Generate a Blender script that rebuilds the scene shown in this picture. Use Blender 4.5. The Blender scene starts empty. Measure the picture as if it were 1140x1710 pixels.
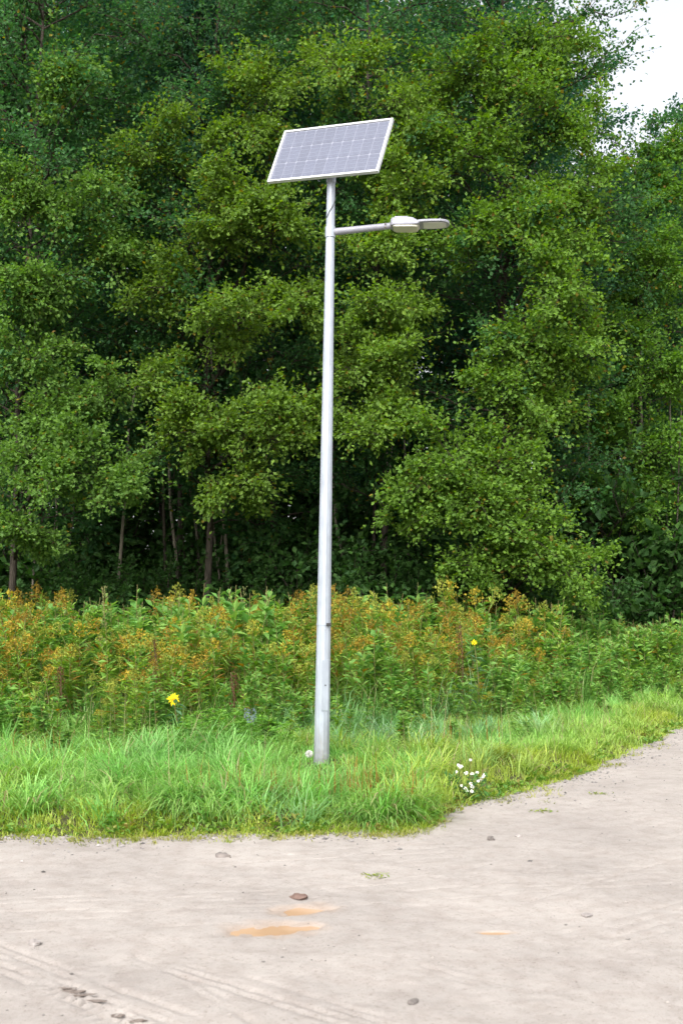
import bpy, math
import numpy as np
from mathutils import Vector, Matrix, noise as mnoise

scene = bpy.context.scene
COL = scene.collection
R = math.radians

# ------------------------------------------------------------------ camera, sky, sun, exposure
EYE = 1.6
PITCH = math.atan(159 / 1900)
cam_d = bpy.data.cameras.new('camera')
cam = bpy.data.objects.new('camera', cam_d)
COL.objects.link(cam)
cam.location = (0, 0, EYE)
cam.rotation_euler = (math.pi / 2 + PITCH, 0, 0)
cam_d.sensor_fit = 'VERTICAL'
cam_d.sensor_height = 36.0
cam_d.sensor_width = 24.0
cam_d.lens = 40.0
cam_d.clip_start = 0.1
cam_d.clip_end = 3000
cam_d.dof.use_dof = True
cam_d.dof.focus_distance = 11.6
cam_d.dof.aperture_fstop = 4.0
scene.camera = cam

SUN_EL, SUN_AZ = R(46), R(197)      # azimuth measured from +Y clockwise: behind the camera, a little left
w = bpy.data.worlds.new('World')
scene.world = w
w.use_nodes = True
w.cycles.sampling_method = 'MANUAL'
w.cycles.sample_map_resolution = 256
nt = w.node_tree
nt.nodes.clear()
sky = nt.nodes.new('ShaderNodeTexSky')
sky.sky_type = 'NISHITA'
sky.sun_disc = False
sky.sun_elevation = SUN_EL
sky.sun_rotation = SUN_AZ
sky.air_density = 1.0
sky.dust_density = 4.0
sky.ozone_density = 1.0
hs = nt.nodes.new('ShaderNodeHueSaturation')
hs.inputs['Saturation'].default_value = 0.22     # a closed white cloud cover
bg = nt.nodes.new('ShaderNodeBackground')
bg.inputs['Strength'].default_value = 0.15
wo = nt.nodes.new('ShaderNodeOutputWorld')
nt.links.new(sky.outputs[0], hs.inputs['Color'])
nt.links.new(hs.outputs[0], bg.inputs[0])
nt.links.new(bg.outputs[0], wo.inputs[0])

sun_d = bpy.data.lights.new('sun', 'SUN')
sun_d.energy = 1.3
sun_d.angle = R(50)
sun_d.color = (1.0, 0.975, 0.94)
sun = bpy.data.objects.new('sun', sun_d)
COL.objects.link(sun)
sv = Vector((math.sin(SUN_AZ) * math.cos(SUN_EL), math.cos(SUN_AZ) * math.cos(SUN_EL), math.sin(SUN_EL)))
sun.rotation_euler = sv.to_track_quat('Z', 'Y').to_euler()

vs = scene.view_settings
vs.view_transform = 'Standard'
vs.look = 'None'
vs.exposure = 1.35
vs.gamma = 1.0
vs.use_curve_mapping = False
scene.cycles.use_denoising = True
scene.cycles.max_bounces = 5
scene.cycles.diffuse_bounces = 4
scene.cycles.glossy_bounces = 2
scene.cycles.transmission_bounces = 3
scene.cycles.caustics_reflective = False
scene.cycles.caustics_refractive = False

# ------------------------------------------------------------------ helpers
rng = np.random.default_rng(7)
CP, SP = math.cos(PITCH), math.sin(PITCH)


def at(px, py, Y):
    """world point seen at photo pixel (px,py) that stands at depth Y"""
    a, b = (px - 570) / 1900, (855 - py) / 1900
    r = np.array([a, CP - b * SP, SP + b * CP])
    return r * (Y / r[1]) + np.array([0, 0, EYE])


def on_ground(px, py, z=0.0):
    a, b = (px - 570) / 1900, (855 - py) / 1900
    r = np.array([a, CP - b * SP, SP + b * CP])
    return r * ((z - EYE) / r[2]) + np.array([0, 0, EYE])


def unit(v):
    v = np.asarray(v, float)
    return v / np.maximum(np.linalg.norm(v, axis=-1, keepdims=True), 1e-9)


class MB:
    """collects vertices, quads / tris, colours"""
    def __init__(self):
        self.v, self.q, self.t, self.c, self.n = [], [], [], [], 0

    def add(self, V, quads=None, tris=None, col=None):
        V = np.asarray(V, float).reshape(-1, 3)
        if quads is not None and len(quads):
            self.q.append(np.asarray(quads, int) + self.n)
        if tris is not None and len(tris):
            self.t.append(np.asarray(tris, int) + self.n)
        self.v.append(V)
        if col is None:
            col = np.ones((len(V), 3)) * 0.5
        col = np.asarray(col, float)
        if col.ndim == 1:
            col = np.tile(col, (len(V), 1))
        self.c.append(col)
        self.n += len(V)
        return self

    def mesh(self, name, mat, smooth=False):
        me = bpy.data.meshes.new(name)
        V = np.concatenate(self.v) if self.v else np.zeros((0, 3))
        C = np.concatenate(self.c) if self.c else np.zeros((0, 3))
        Q = np.concatenate(self.q) if self.q else np.zeros((0, 4), int)
        T = np.concatenate(self.t) if self.t else np.zeros((0, 3), int)
        me.vertices.add(len(V))
        me.vertices.foreach_set('co', V.astype(np.float32).ravel())
        loops = np.concatenate([Q.ravel(), T.ravel()]).astype(np.int32)
        starts = np.concatenate([np.arange(len(Q)) * 4, len(Q) * 4 + np.arange(len(T)) * 3]).astype(np.int32)
        me.loops.add(len(loops))
        me.loops.foreach_set('vertex_index', loops)
        me.polygons.add(len(starts))
        me.polygons.foreach_set('loop_start', starts)
        me.polygons.foreach_set('use_smooth', np.full(len(starts), bool(smooth)))
        me.update(calc_edges=True)
        ca = me.color_attributes.new('col', 'FLOAT_COLOR', 'POINT')
        ca.data.foreach_set('color', np.concatenate([C, np.ones((len(C), 1))], 1).astype(np.float32).ravel())
        if mat is not None:
            for m in (mat if isinstance(mat, (list, tuple)) else [mat]):
                me.materials.append(m)
        me.validate()
        return me

    def build(self, name, mat, parent=None, smooth=False):
        return link(name, self.mesh(name, mat, smooth), parent)


def link(name, data, parent=None, loc=None, rot=None):
    o = bpy.data.objects.new(name, data)
    COL.objects.link(o)
    if parent is not None:
        o.parent = parent
    if loc is not None:
        o.location = loc
    if rot is not None:
        o.rotation_euler = rot
    return o


def tag(o, label=None, cat=None, group=None, kind=None):
    if label: o['label'] = label
    if cat: o['category'] = cat
    if group: o['group'] = group
    if kind: o['kind'] = kind
    return o


def empty(name, loc, rz=0):
    o = link(name, None, None, loc, (0, 0, rz))
    o.empty_display_size = 0.2
    return o


def tube(mb, pts, rad, k=6, col=None, cap=True):
    pts = np.asarray(pts, float)
    n = len(pts)
    rad = np.broadcast_to(np.asarray(rad, float), (n,))
    d = np.gradient(pts, axis=0)
    d = unit(d)
    ref = np.where(np.abs(d[:, 2:3]) > 0.9, np.array([[1.0, 0, 0]]), np.array([[0, 0, 1.0]]))
    ref = np.tile(ref[n // 2], (n, 1))
    s = unit(np.cross(d, ref)); u = np.cross(s, d)
    a = np.arange(k) / k * 2 * math.pi + math.pi / k
    V = pts[:, None] + rad[:, None, None] * (np.cos(a)[None, :, None] * s[:, None] + np.sin(a)[None, :, None] * u[:, None])
    V = V.reshape(-1, 3)
    i = np.arange(n - 1)[:, None] * k; j = np.arange(k)[None]
    j2 = (j + 1) % k
    Q = np.stack([i + j, i + j2, i + k + j2, i + k + j], -1).reshape(-1, 4)
    T = None
    if cap:
        V = np.concatenate([V, pts[:1], pts[-1:]])
        jj = np.arange(k)
        T = np.concatenate([np.stack([np.full(k, n * k), (jj + 1) % k, jj], 1),
                            np.stack([np.full(k, n * k + 1), (n - 1) * k + jj, (n - 1) * k + (jj + 1) % k], 1)])
    mb.add(V, Q, T, col)


def leaves(mb, P, D, N, L, W, col, fold=0.12):
    """one folded leaf face per row"""
    n = len(P)
    D = unit(D); S = unit(np.cross(D, N)); N = np.cross(S, D)
    L = np.broadcast_to(np.asarray(L, float), (n,))[:, None]
    W = np.broadcast_to(np.asarray(W, float), (n,))[:, None]
    V = np.empty((n, 4, 3))
    V[:, 0] = P
    V[:, 1] = P + D * L * 0.55 + S * W * 0.5 + N * W * fold
    V[:, 2] = P + D * L - N * L * 0.08
    V[:, 3] = P + D * L * 0.55 - S * W * 0.5 + N * W * fold
    Q = np.arange(n * 4).reshape(n, 4)
    col = np.broadcast_to(np.asarray(col, float), (n, 3))
    mb.add(V, Q, None, np.repeat(col, 4, 0))


def blades(mb, P, az, lean, L, W, col, seg=3, droop=1.0, tipcol=None):
    """arching grass blades"""
    n = len(P)
    h = np.stack([np.cos(az), np.sin(az), np.zeros(n)], 1)
    s = np.stack([-np.sin(az), np.cos(az), np.zeros(n)], 1)
    V = np.empty((n, seg + 1, 2, 3))
    C = np.empty((n, seg + 1, 2, 3))
    pos = P.copy()
    th = lean.copy()
    for i in range(seg + 1):
        t = i / seg
        ww = (W * (1 - t ** 1.6) * 0.5 + 0.0006)[:, None]
        V[:, i, 0] = pos - s * ww
        V[:, i, 1] = pos + s * ww
        c = col if tipcol is None else col * (1 - t * t) + tipcol * t * t
        C[:, i, 0] = c; C[:, i, 1] = c
        st = (L / seg)[:, None]
        pos = pos + st * (h * np.sin(th)[:, None] + np.array([0, 0, 1.0]) * np.cos(th)[:, None])
        th = th + droop * (0.9 / seg) * (1.2 + t)
    b = np.arange(n)[:, None] * (seg + 1) * 2 + np.arange(seg)[None] * 2
    Q = np.stack([b, b + 1, b + 3, b + 2], -1).reshape(-1, 4)
    mb.add(V.reshape(-1, 3), Q, None, C.reshape(-1, 3))


_TAB = np.random.default_rng(1234).random((256, 256))


def fbm(x, y, s, seed=0.0, oct=4):
    """smooth value noise on arrays, 0..1"""
    x, y = np.broadcast_arrays(np.asarray(x, float), np.asarray(y, float))
    out = np.zeros(x.shape); amp = 1.0; tot = 0
    for o in range(oct):
        fx, fy = x * s + seed * 17.3 + o * 31.7, y * s - seed * 9.1 + o * 11.3
        ix, iy = np.floor(fx), np.floor(fy)
        u, v = fx - ix, fy - iy
        ix = ix.astype(np.int64) & 255; iy = iy.astype(np.int64) & 255
        jx, jy = (ix + 1) & 255, (iy + 1) & 255
        u = u * u * (3 - 2 * u); v = v * v * (3 - 2 * v)
        out += amp * ((_TAB[ix, iy] * (1 - u) + _TAB[jx, iy] * u) * (1 - v) + (_TAB[ix, jy] * (1 - u) + _TAB[jx, jy] * u) * v)
        tot += amp; amp *= 0.5; s *= 2.03
    return out / tot


# ------------------------------------------------------------------ materials
def new_mat(name):
    m = bpy.data.materials.new(name)
    m.use_nodes = True
    n = m.node_tree.nodes
    return m, n, m.node_tree.links, n['Principled BSDF'], n['Material Output']


def leaf_mat(name, trans=0.35, rough=0.5, spec=0.35, vary=0.12, gain=1.0):
    """colour of each leaf comes from its own attribute; each plant shifts a little"""
    m, n, l, b, o = new_mat(name)
    at_ = n.new('ShaderNodeAttribute'); at_.attribute_name = 'col'
    oi = n.new('ShaderNodeObjectInfo')
    hv = n.new('ShaderNodeHueSaturation')
    mr = n.new('ShaderNodeMapRange')
    mr.inputs[3].default_value = gain * (1 - vary); mr.inputs[4].default_value = gain * (1 + vary)
    l.new(oi.outputs['Random'], mr.inputs[0])
    l.new(mr.outputs[0], hv.inputs['Value'])
    l.new(at_.outputs['Color'], hv.inputs['Color'])
    l.new(hv.outputs[0], b.inputs['Base Color'])
    b.inputs['Roughness'].default_value = rough
    b.inputs['Specular IOR Level'].default_value = spec
    tr = n.new('ShaderNodeBsdfTranslucent')
    hv2 = n.new('ShaderNodeHueSaturation'); hv2.inputs['Saturation'].default_value = 1.15; hv2.inputs['Hue'].default_value = 0.495
    hv2.inputs['Value'].default_value = 1.25
    l.new(hv.outputs[0], hv2.inputs['Color']); l.new(hv2.outputs[0], tr.inputs['Color'])
    mx = n.new('ShaderNodeMixShader'); mx.inputs[0].default_value = trans
    l.new(b.outputs[0], mx.inputs[1]); l.new(tr.outputs[0], mx.inputs[2])
    l.new(mx.outputs[0], o.inputs['Surface'])
    return m


def noise_mat(name, stops, scale=8, detail=6, rough=0.8, bump=0.3, bscale=40, bdist=0.01, spec=0.3, metal=0.0, stretch=None):
    m, n, l, b, o = new_mat(name)
    tc = n.new('ShaderNodeTexCoord')
    src = tc.outputs['Object']
    if stretch:
        mp = n.new('ShaderNodeMapping'); mp.inputs['Scale'].default_value = stretch
        l.new(src, mp.inputs[0]); src = mp.outputs[0]
    nz = n.new('ShaderNodeTexNoise'); nz.inputs['Scale'].default_value = scale; nz.inputs['Detail'].default_value = detail
    l.new(src, nz.inputs['Vector'])
    cr = n.new('ShaderNodeValToRGB')
    el = cr.color_ramp.elements
    while len(el) < len(stops): el.new(0.5)
    for e, (p, c) in zip(el, stops):
        e.position = p; e.color = (*c, 1)
    l.new(nz.outputs['Fac'], cr.inputs[0]); l.new(cr.outputs[0], b.inputs['Base Color'])
    b.inputs['Roughness'].default_value = rough
    b.inputs['Specular IOR Level'].default_value = spec
    b.inputs['Metallic'].default_value = metal
    if bump:
        n2 = n.new('ShaderNodeTexNoise'); n2.inputs['Scale'].default_value = bscale; n2.inputs['Detail'].default_value = 5
        l.new(src, n2.inputs['Vector'])
        bp = n.new('ShaderNodeBump'); bp.inputs['Strength'].default_value = bump; bp.inputs['Distance'].default_value = bdist
        l.new(n2.outputs['Fac'], bp.inputs['Height']); l.new(bp.outputs[0], b.inputs['Normal'])
    return m


M = {}
M['leaf'] = leaf_mat('tree_leaf', 0.48, 0.6, 0.25, 0.10)
M['grass'] = leaf_mat('grass_blade', 0.45, 0.5, 0.35, 0.0)
M['herb'] = leaf_mat('herb_leaf', 0.4, 0.55, 0.3, 0.14)
M['plume'] = leaf_mat('seed_plume', 0.35, 0.8, 0.1, 0.15)
M['petal'] = leaf_mat('petal', 0.4, 0.6, 0.2, 0.05)
M['bark'] = noise_mat('bark', [(0.3, (0.024, 0.020, 0.016)), (0.7, (0.075, 0.062, 0.048))], 6, 8, 0.9, 0.8, 14, 0.03, 0.15, stretch=(3, 3, 0.6))
M['bark_pale'] = noise_mat('bark_pale', [(0.3, (0.10, 0.085, 0.065)), (0.7, (0.26, 0.23, 0.18))], 6, 8, 0.9, 0.6, 14, 0.02, 0.15, stretch=(3, 3, 0.6))
M['stem'] = noise_mat('stem', [(0.3, (0.10, 0.11, 0.03)), (0.7, (0.19, 0.16, 0.06))], 9, 3, 0.8, 0)
M['dry'] = noise_mat('dry_stem', [(0.3, (0.05, 0.028, 0.015)), (0.7, (0.14, 0.085, 0.045))], 20, 3, 0.9, 0)
M['soil'] = noise_mat('soil', [(0.3, (0.045, 0.04, 0.022)), (0.55, (0.07, 0.075, 0.03)), (0.75, (0.11, 0.10, 0.05))], 3, 8, 0.95, 0.6, 25, 0.02, 0.1)
M['stone'] = noise_mat('stone', [(0.3, (0.16, 0.14, 0.13)), (0.7, (0.36, 0.33, 0.31))], 14, 6, 0.85, 0.5, 60, 0.004)
M['stone_red'] = noise_mat('stone_red', [(0.3, (0.10, 0.062, 0.05)), (0.7, (0.20, 0.135, 0.11))], 14, 6, 0.85, 0.5, 60, 0.004)
M['stone_dark'] = noise_mat('stone_dark', [(0.3, (0.09, 0.08, 0.075)), (0.7, (0.22, 0.19, 0.17))], 14, 6, 0.85, 0.5, 60, 0.004)

# ------------------------------------------------------------------ the ground and the sand road
EX = [-60, -8, -2.6, -0.6, 0.3, 0.66, 0.74, 0.92, 1.32, 1.93, 2.65, 3.62, 4.62, 6.2, 9.0, 30, 60]
EY = [9.0, 8.2, 8.17, 8.12, 8.26, 8.45, 8.75, 9.22, 9.75, 10.55, 11.75, 13.55, 15.45, 18.2, 22.6, 50, 90]


def edge_y(x):
    x = np.asarray(x, float)
    return np.interp(x, EX, EY) + (fbm(x, 0 * x, 2.2, 3) - 0.5) * 0.34 + (fbm(x, 0 * x, 9, 5) - 0.5) * 0.12


def edge_d(x, y):
    """rough distance from the road edge, positive on the grass side"""
    sl = np.where(np.asarray(x) > 0.7, 0.62, 1.0)
    return (y - edge_y(x)) * sl


def ground_z(x, y):
    d = edge_d(x, y)
    k = np.clip(d / 0.55, 0, 1); k = k * k * (3 - 2 * k)
    base = 0.105 * k + 0.06 * np.clip((d - 0.5) / 6, 0, 1)
    under = np.clip(-d / 0.3, 0, 1) * -0.14
    return base - 0.016 + under + (fbm(x, y, 1.3, 2) - 0.5) * 0.06 * k


def lines(parts):
    out = [parts[0][0]]
    for a, b, n in parts:
        out += list(np.linspace(a, b, n + 1)[1:])
    return np.array(out)


def grid(xs, ys, zf, name, mat):
    X, Y = np.meshgrid(xs, ys)
    Z = zf(X, Y)
    V = np.stack([X, Y, Z], -1).reshape(-1, 3)
    nx, ny = len(xs), len(ys)
    i = np.arange(ny - 1)[:, None] * nx; j = np.arange(nx - 1)[None]
    Q = np.stack([i + j, i + j + 1, i + nx + j + 1, i + nx + j], -1).reshape(-1, 4)
    return MB().add(V, Q).build(name, mat, None, True)


gx = lines([(-900, -60, 6), (-60, -10, 14), (-10, 10, 130), (10, 60, 16), (60, 900, 6)])
gy = lines([(-900, -60, 6), (-60, 6.5, 10), (6.5, 16, 100), (16, 30, 40), (30, 120, 14), (120, 1200, 6)])
tag(grid(gx, gy, ground_z, 'ground', M['soil']), kind='structure')

# puddles: outlines in road coordinates
PUD = [(on_ground(452, 1547), (0.185, 0.105), 0.05, 0.3), (on_ground(505, 1515), (0.14, 0.085), 0.35, 1.3), (on_ground(508, 1543), (0.10, 0.035), 0.1, 4.4), (on_ground(830, 1551), (0.07, 0.022), 0.0, 2.7)]


def pud_f(x, y, i):
    c, (a, b), rot, sd = PUD[i]
    dx, dy = x - c[0], y - c[1]
    u = (dx * math.cos(rot) + dy * math.sin(rot)) / a; v = (-dx * math.sin(rot) + dy * math.cos(rot)) / b
    return np.sqrt(u * u + v * v) + (fbm(x, y, 15, sd) - 0.5) * 1.15


# wheel tracks: (start px, end px, groove offsets m, depth m)
def gpt(px, py):
    return on_ground(px, py)[:2]


TR = [
    (gpt(-40, 1570), gpt(420, 1760), [-0.13, -0.075, -0.02, 0.03, 0.085], 0.007, 0.35, 11),
    (gpt(330, 1618), gpt(740, 1742), [-0.09, -0.03, 0.03, 0.08], 0.007, 0.35, 12),
    (gpt(230, 1600), gpt(420, 1700), [-0.02, 0.03], 0.006, 0.4, 13),
    (gpt(-60, 1512), gpt(430, 1494), [-0.2, -0.12, -0.04, 0.05, 0.15], 0.006, 0.42, 14),
    (gpt(-60, 1545), gpt(420, 1528), [-0.1, 0.0, 0.1], 0.005, 0.45, 15),
    (gpt(560, 1502), gpt(1200, 1455), [-0.12, 0.0, 0.12, 0.3], 0.006, 0.4, 16),
    (gpt(470, 1425), gpt(760, 1412), [-0.15, 0.0, 0.12], 0.007, 0.4, 17),
    (gpt(1010, 1560), gpt(1250, 1500), [-0.1, 0.0, 0.1, 0.2], 0.007, 0.4, 18),
    (gpt(560, 1585), gpt(760, 1632), [-0.06, 0.0, 0.06, 0.13], 0.006, 0.45, 19),
    (gpt(700, 1450), gpt(1400, 1290), [-0.9, -0.5, -0.2, 0.25, 0.6], 0.008, 0.35, 20),
]
TREAD = (gpt(98, 1636), gpt(236, 1730))


def road_z(x, y):
    z = -0.010 + (fbm(x, y, 0.7, 1, 3) - 0.5) * 0.045
    z += (fbm(x, y, 6, 8, 4) - 0.5) * 0.012
    z += (fbm(x, y, 22, 9, 3) - 0.5) * 0.005
    for a, b, offs, dep, thr, sd in TR:
        ab = b - a; ln = np.hypot(*ab); t = ab / ln
        s = (x - a[0]) * t[0] + (y - a[1]) * t[1]
        d = -(x - a[0]) * t[1] + (y - a[1]) * t[0]
        m = (s > -0.1) & (s < ln + 0.1) & (d > min(offs) - 0.1) & (d < max(offs) + 0.14)
        if not m.any(): continue
        sm = s[m]; dm = d[m]
        s1 = np.linspace(-0.2, ln + 0.2, int(ln * 120) + 20)
        dm = dm + np.interp(sm, s1, (fbm(s1, 0 * s1, 1.5, sd) - 0.5) * 0.05)
        dz = np.zeros(len(sm))
        for k, of in enumerate(offs):
            g = np.exp(-((dm - of) / 0.013) ** 2)
            r = np.exp(-((dm - of - 0.028) / 0.013) ** 2)
            brk = np.interp(sm, s1, np.clip((fbm(s1, 0 * s1 + k * 3.3, 3.2, sd + k) - thr) * 6, 0, 1))
            tr = 0.8 + 0.5 * np.interp(sm, s1, fbm(s1, 0 * s1, 16, sd + 3, 2) - 0.5)
            dz += ((-g * dep * 1.7 * tr + r * dep * 0.1) * (1.15 if sd < 14 else 0.6)) * brk
        z[m] += dz
    # chunky tread print, bottom left
    a, b = TREAD
    ab = b - a; ln = np.hypot(*ab); t = ab / ln
    s = (x - a[0]) * t[0] + (y - a[1]) * t[1]
    d = -(x - a[0]) * t[1] + (y - a[1]) * t[0] + (fbm(x, y, 11, 40) - 0.5) * 0.07
    m = np.clip((s + 0.02) / 0.05, 0, 1) * np.exp(-(d / 0.055) ** 4)
    ph = s * 95 + d * 26
    z = z + m * (np.clip(np.sin(ph), -0.8, 0.9) * 0.018 - 0.010)
    for i in range(len(PUD)):
        f = pud_f(x, y, i)
        k = np.clip(1.45 - f, 0, 0.8) / 0.8
        z = z * (1 - k) + k * (-0.030 - 0.012 * np.clip(1 - f, 0, 1))
    # fades under the verge
    dd = edge_d(x, y)
    z = z + np.clip(-(dd + 0.5), 0, 3) * 0.0 + np.clip(1 - np.abs(dd) / 0.5, 0, 1) * 0.018 * fbm(x, y, 5, 22)
    z = z - np.clip((dd - 0.25) / 0.5, 0, 1) * 0.35
    return z


def road_mat():
    m, n, l, b, o = new_mat('road_sand')
    tc = n.new('ShaderNodeTexCoord')
    n1 = n.new('ShaderNodeTexNoise'); n1.inputs['Scale'].default_value = 0.9; n1.inputs['Detail'].default_value = 7; n1.inputs['Roughness'].default_value = 0.6
    n2 = n.new('ShaderNodeTexNoise'); n2.inputs['Scale'].default_value = 38; n2.inputs['Detail'].default_value = 6; n2.inputs['Roughness'].default_value = 0.7
    n3 = n.new('ShaderNodeTexNoise'); n3.inputs['Scale'].default_value = 170; n3.inputs['Detail'].default_value = 3
    n4 = n.new('ShaderNodeTexNoise'); n4.inputs['Scale'].default_value = 7; n4.inputs['Detail'].default_value = 5; n4.inputs['Roughness'].default_value = 0.65
    for q in (n1, n2, n3, n4): l.new(tc.outputs['Object'], q.inputs['Vector'])
    r1 = n.new('ShaderNodeValToRGB')
    r1.color_ramp.elements[0].position = 0.32; r1.color_ramp.elements[0].color = (0.270, 0.243, 0.222, 1)
    r1.color_ramp.elements[1].position = 0.68; r1.color_ramp.elements[1].color = (0.345, 0.313, 0.285, 1)
    l.new(n1.outputs['Fac'], r1.inputs[0])
    r4 = n.new('ShaderNodeValToRGB')
    r4.color_ramp.elements[0].position = 0.36; r4.color_ramp.elements[0].color = (0.88, 0.86, 0.85, 1)
    r4.color_ramp.elements[1].position = 0.56; r4.color_ramp.elements[1].color = (1, 1, 1, 1)
    l.new(n4.outputs['Fac'], r4.inputs[0])
    m4 = n.new('ShaderNodeMix'); m4.data_type = 'RGBA'; m4.blend_type = 'MULTIPLY'; m4.inputs[0].default_value = 1
    l.new(r1.outputs[0], m4.inputs[6]); l.new(r4.outputs[0], m4.inputs[7])
    r2 = n.new('ShaderNodeValToRGB')
    r2.color_ramp.elements[0].position = 0.30; r2.color_ramp.elements[0].color = (0.74, 0.70, 0.68, 1)
    r2.color_ramp.elements[1].position = 0.45; r2.color_ramp.elements[1].color = (1, 1, 1, 1)
    l.new(n2.outputs['Fac'], r2.inputs[0])
    mu = n.new('ShaderNodeMix'); mu.data_type = 'RGBA'; mu.blend_type = 'MULTIPLY'; mu.inputs[0].default_value = 1
    l.new(m4.outputs[2], mu.inputs[6]); l.new(r2.outputs[0], mu.inputs[7])
    # dark crumbs and pale grains
    n5 = n.new('ShaderNodeTexNoise'); n5.inputs['Scale'].default_value = 85; n5.inputs['Detail'].default_value = 4; n5.inputs['Roughness'].default_value = 0.75
    l.new(tc.outputs['Object'], n5.inputs['Vector'])
    r5 = n.new('ShaderNodeValToRGB')
    r5.color_ramp.elements[0].position = 0.34; r5.color_ramp.elements[0].color = (0.55, 0.50, 0.46, 1)
    r5.color_ramp.elements[1].position = 0.40; r5.color_ramp.elements[1].color = (1, 1, 1, 1)
    e5 = r5.color_ramp.elements.new(0.64); e5.color = (1, 1, 1, 1)
    e5 = r5.color_ramp.elements.new(0.73); e5.color = (1.3, 1.28, 1.25, 1)
    l.new(n5.outputs['Fac'], r5.inputs[0])
    m5 = n.new('ShaderNodeMix'); m5.data_type = 'RGBA'; m5.blend_type = 'MULTIPLY'; m5.inputs[0].default_value = 1
    l.new(mu.outputs[2], m5.inputs[6]); l.new(r5.outputs[0], m5.inputs[7]); mu = m5
    # damp ochre silt round the puddles (attribute painted from their outline)
    a = n.new('ShaderNodeAttribute'); a.attribute_name = 'col'
    sx = n.new('ShaderNodeSeparateColor'); l.new(a.outputs['Color'], sx.inputs[0])
    mw = n.new('ShaderNodeMix'); mw.data_type = 'RGBA'
    l.new(sx.outputs[0], mw.inputs[0]); l.new(mu.outputs[2], mw.inputs[6]); mw.inputs[7].default_value = (0.30, 0.222, 0.165, 1)
    l.new(mw.outputs[2], b.inputs['Base Color'])
    b.inputs['Roughness'].default_value = 0.9
    b.inputs['Specular IOR Level'].default_value = 0.25
    ad = n.new('ShaderNodeMath'); ad.operation = 'ADD'
    ml = n.new('ShaderNodeMath'); ml.operation = 'MULTIPLY'; ml.inputs[1].default_value = 0.35
    l.new(n3.outputs['Fac'], ml.inputs[0]); l.new(ml.outputs[0], ad.inputs[0]); l.new(n2.outputs['Fac'], ad.inputs[1])
    bp = n.new('ShaderNodeBump'); bp.inputs['Strength'].default_value = 0.5; bp.inputs['Distance'].default_value = 0.009
    l.new(ad.outputs[0], bp.inputs['Height']); l.new(bp.outputs[0], b.inputs['Normal'])
    return m


rx = lines([(-60, -9, 16), (-9, -2.6, 44), (-2.6, 2.6, 300), (2.6, 7, 60), (7, 60, 40)])
ry = lines([(-60, 0, 10), (0, 4.0, 20), (4.0, 7.6, 230), (7.6, 9.2, 60), (9.2, 16, 80), (16, 90, 60)])
X_, Y_ = np.meshgrid(rx, ry)
Z_ = road_z(X_, Y_)
damp = np.zeros(X_.shape)
for i in range(len(PUD)):
    damp = np.maximum(damp, np.clip((1.75 - pud_f(X_, Y_, i)) / 0.7, 0, 1) * 0.5)
nx, ny = len(rx), len(ry)
ii = np.arange(ny - 1)[:, None] * nx; jj = np.arange(nx - 1)[None]
QQ = np.stack([ii + jj, ii + jj + 1, ii + nx + jj + 1, ii + nx + jj], -1)
keep = (edge_d(X_, Y_) < 1.3)[:-1, :-1]
road = MB().add(np.stack([X_, Y_, Z_], -1).reshape(-1, 3), QQ[keep], None, np.stack([damp] * 3, -1).reshape(-1, 3)).build('road', road_mat(), None, True)
tag(road, kind='structure')

m, n, l, b, o = new_mat('muddy_water')
nz = n.new('ShaderNodeTexNoise'); nz.inputs['Scale'].default_value = 5
cr = n.new('ShaderNodeValToRGB')
cr.color_ramp.elements[0].position = 0.35; cr.color_ramp.elements[0].color = (0.35, 0.228, 0.138, 1)
cr.color_ramp.elements[1].position = 0.65; cr.color_ramp.elements[1].color = (0.41, 0.278, 0.178, 1)
tc = n.new('ShaderNodeTexCoord'); l.new(tc.outputs['Object'], nz.inputs['Vector'])
l.new(nz.outputs['Fac'], cr.inputs[0]); l.new(cr.outputs[0], b.inputs['Base Color'])
b.inputs['Roughness'].default_value = 0.22; b.inputs['IOR'].default_value = 1.33
M['mudwater'] = m
for i in range(len(PUD)):
    c, (a_, b_), rot, sd = PUD[i]
    th = np.linspace(0, 2 * math.pi, 65)[:-1]
    V = []
    for t in th:                       # march out to where the outline function reaches 1.12
        dx, dy = math.cos(t), math.sin(t)
        r = np.linspace(0, 0.5, 200)
        f = pud_f(c[0] + dx * r, c[1] + dy * r, i)
        k = np.argmax(f > 1.16)
        V.append((c[0] + dx * r[k], c[1] + dy * r[k], -0.0255))
    V = np.array(V + [(c[0], c[1], -0.0255)])
    V[:, 2] += 0.0005 * i
    j = np.arange(64)
    p = MB().add(V, None, np.stack([np.full(64, 64), j, (j + 1) % 64], 1)).build('puddle', M['mudwater'])
    tag(p, kind='structure')

# ------------------------------------------------------------------ stones on the road
def stone_mesh(name, mat, sx, sy, sz, seed, k=7, r=5):
    rg = np.random.default_rng(seed)
    th = np.arange(k) / k * 2 * math.pi; ph = np.linspace(0, math.pi, r + 2)[1:-1]
    V = [[0, 0, 1]]
    for p_ in ph:
        for t in th: V.append([math.sin(p_) * math.cos(t), math.sin(p_) * math.sin(t), math.cos(p_)])
    V.append([0, 0, -1])
    V = np.array(V); V *= (1 + rg.uniform(-0.38, 0.25, (len(V), 1))); V *= [sx, sy, sz]
    j = np.arange(k); T = [np.stack([np.zeros(k, int), 1 + j, 1 + (j + 1) % k], 1)]
    Q = []
    for q in range(r - 1):
        s = 1 + q * k
        Q.append(np.stack([s + j, s + k + j, s + k + (j + 1) % k, s + (j + 1) % k], 1))
    s = 1 + (r - 1) * k
    T.append(np.stack([s + j, np.full(k, len(V) - 1), s + (j + 1) % k], 1))
    return MB().add(V, np.concatenate(Q), np.concatenate(T)).mesh(name, mat)


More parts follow.
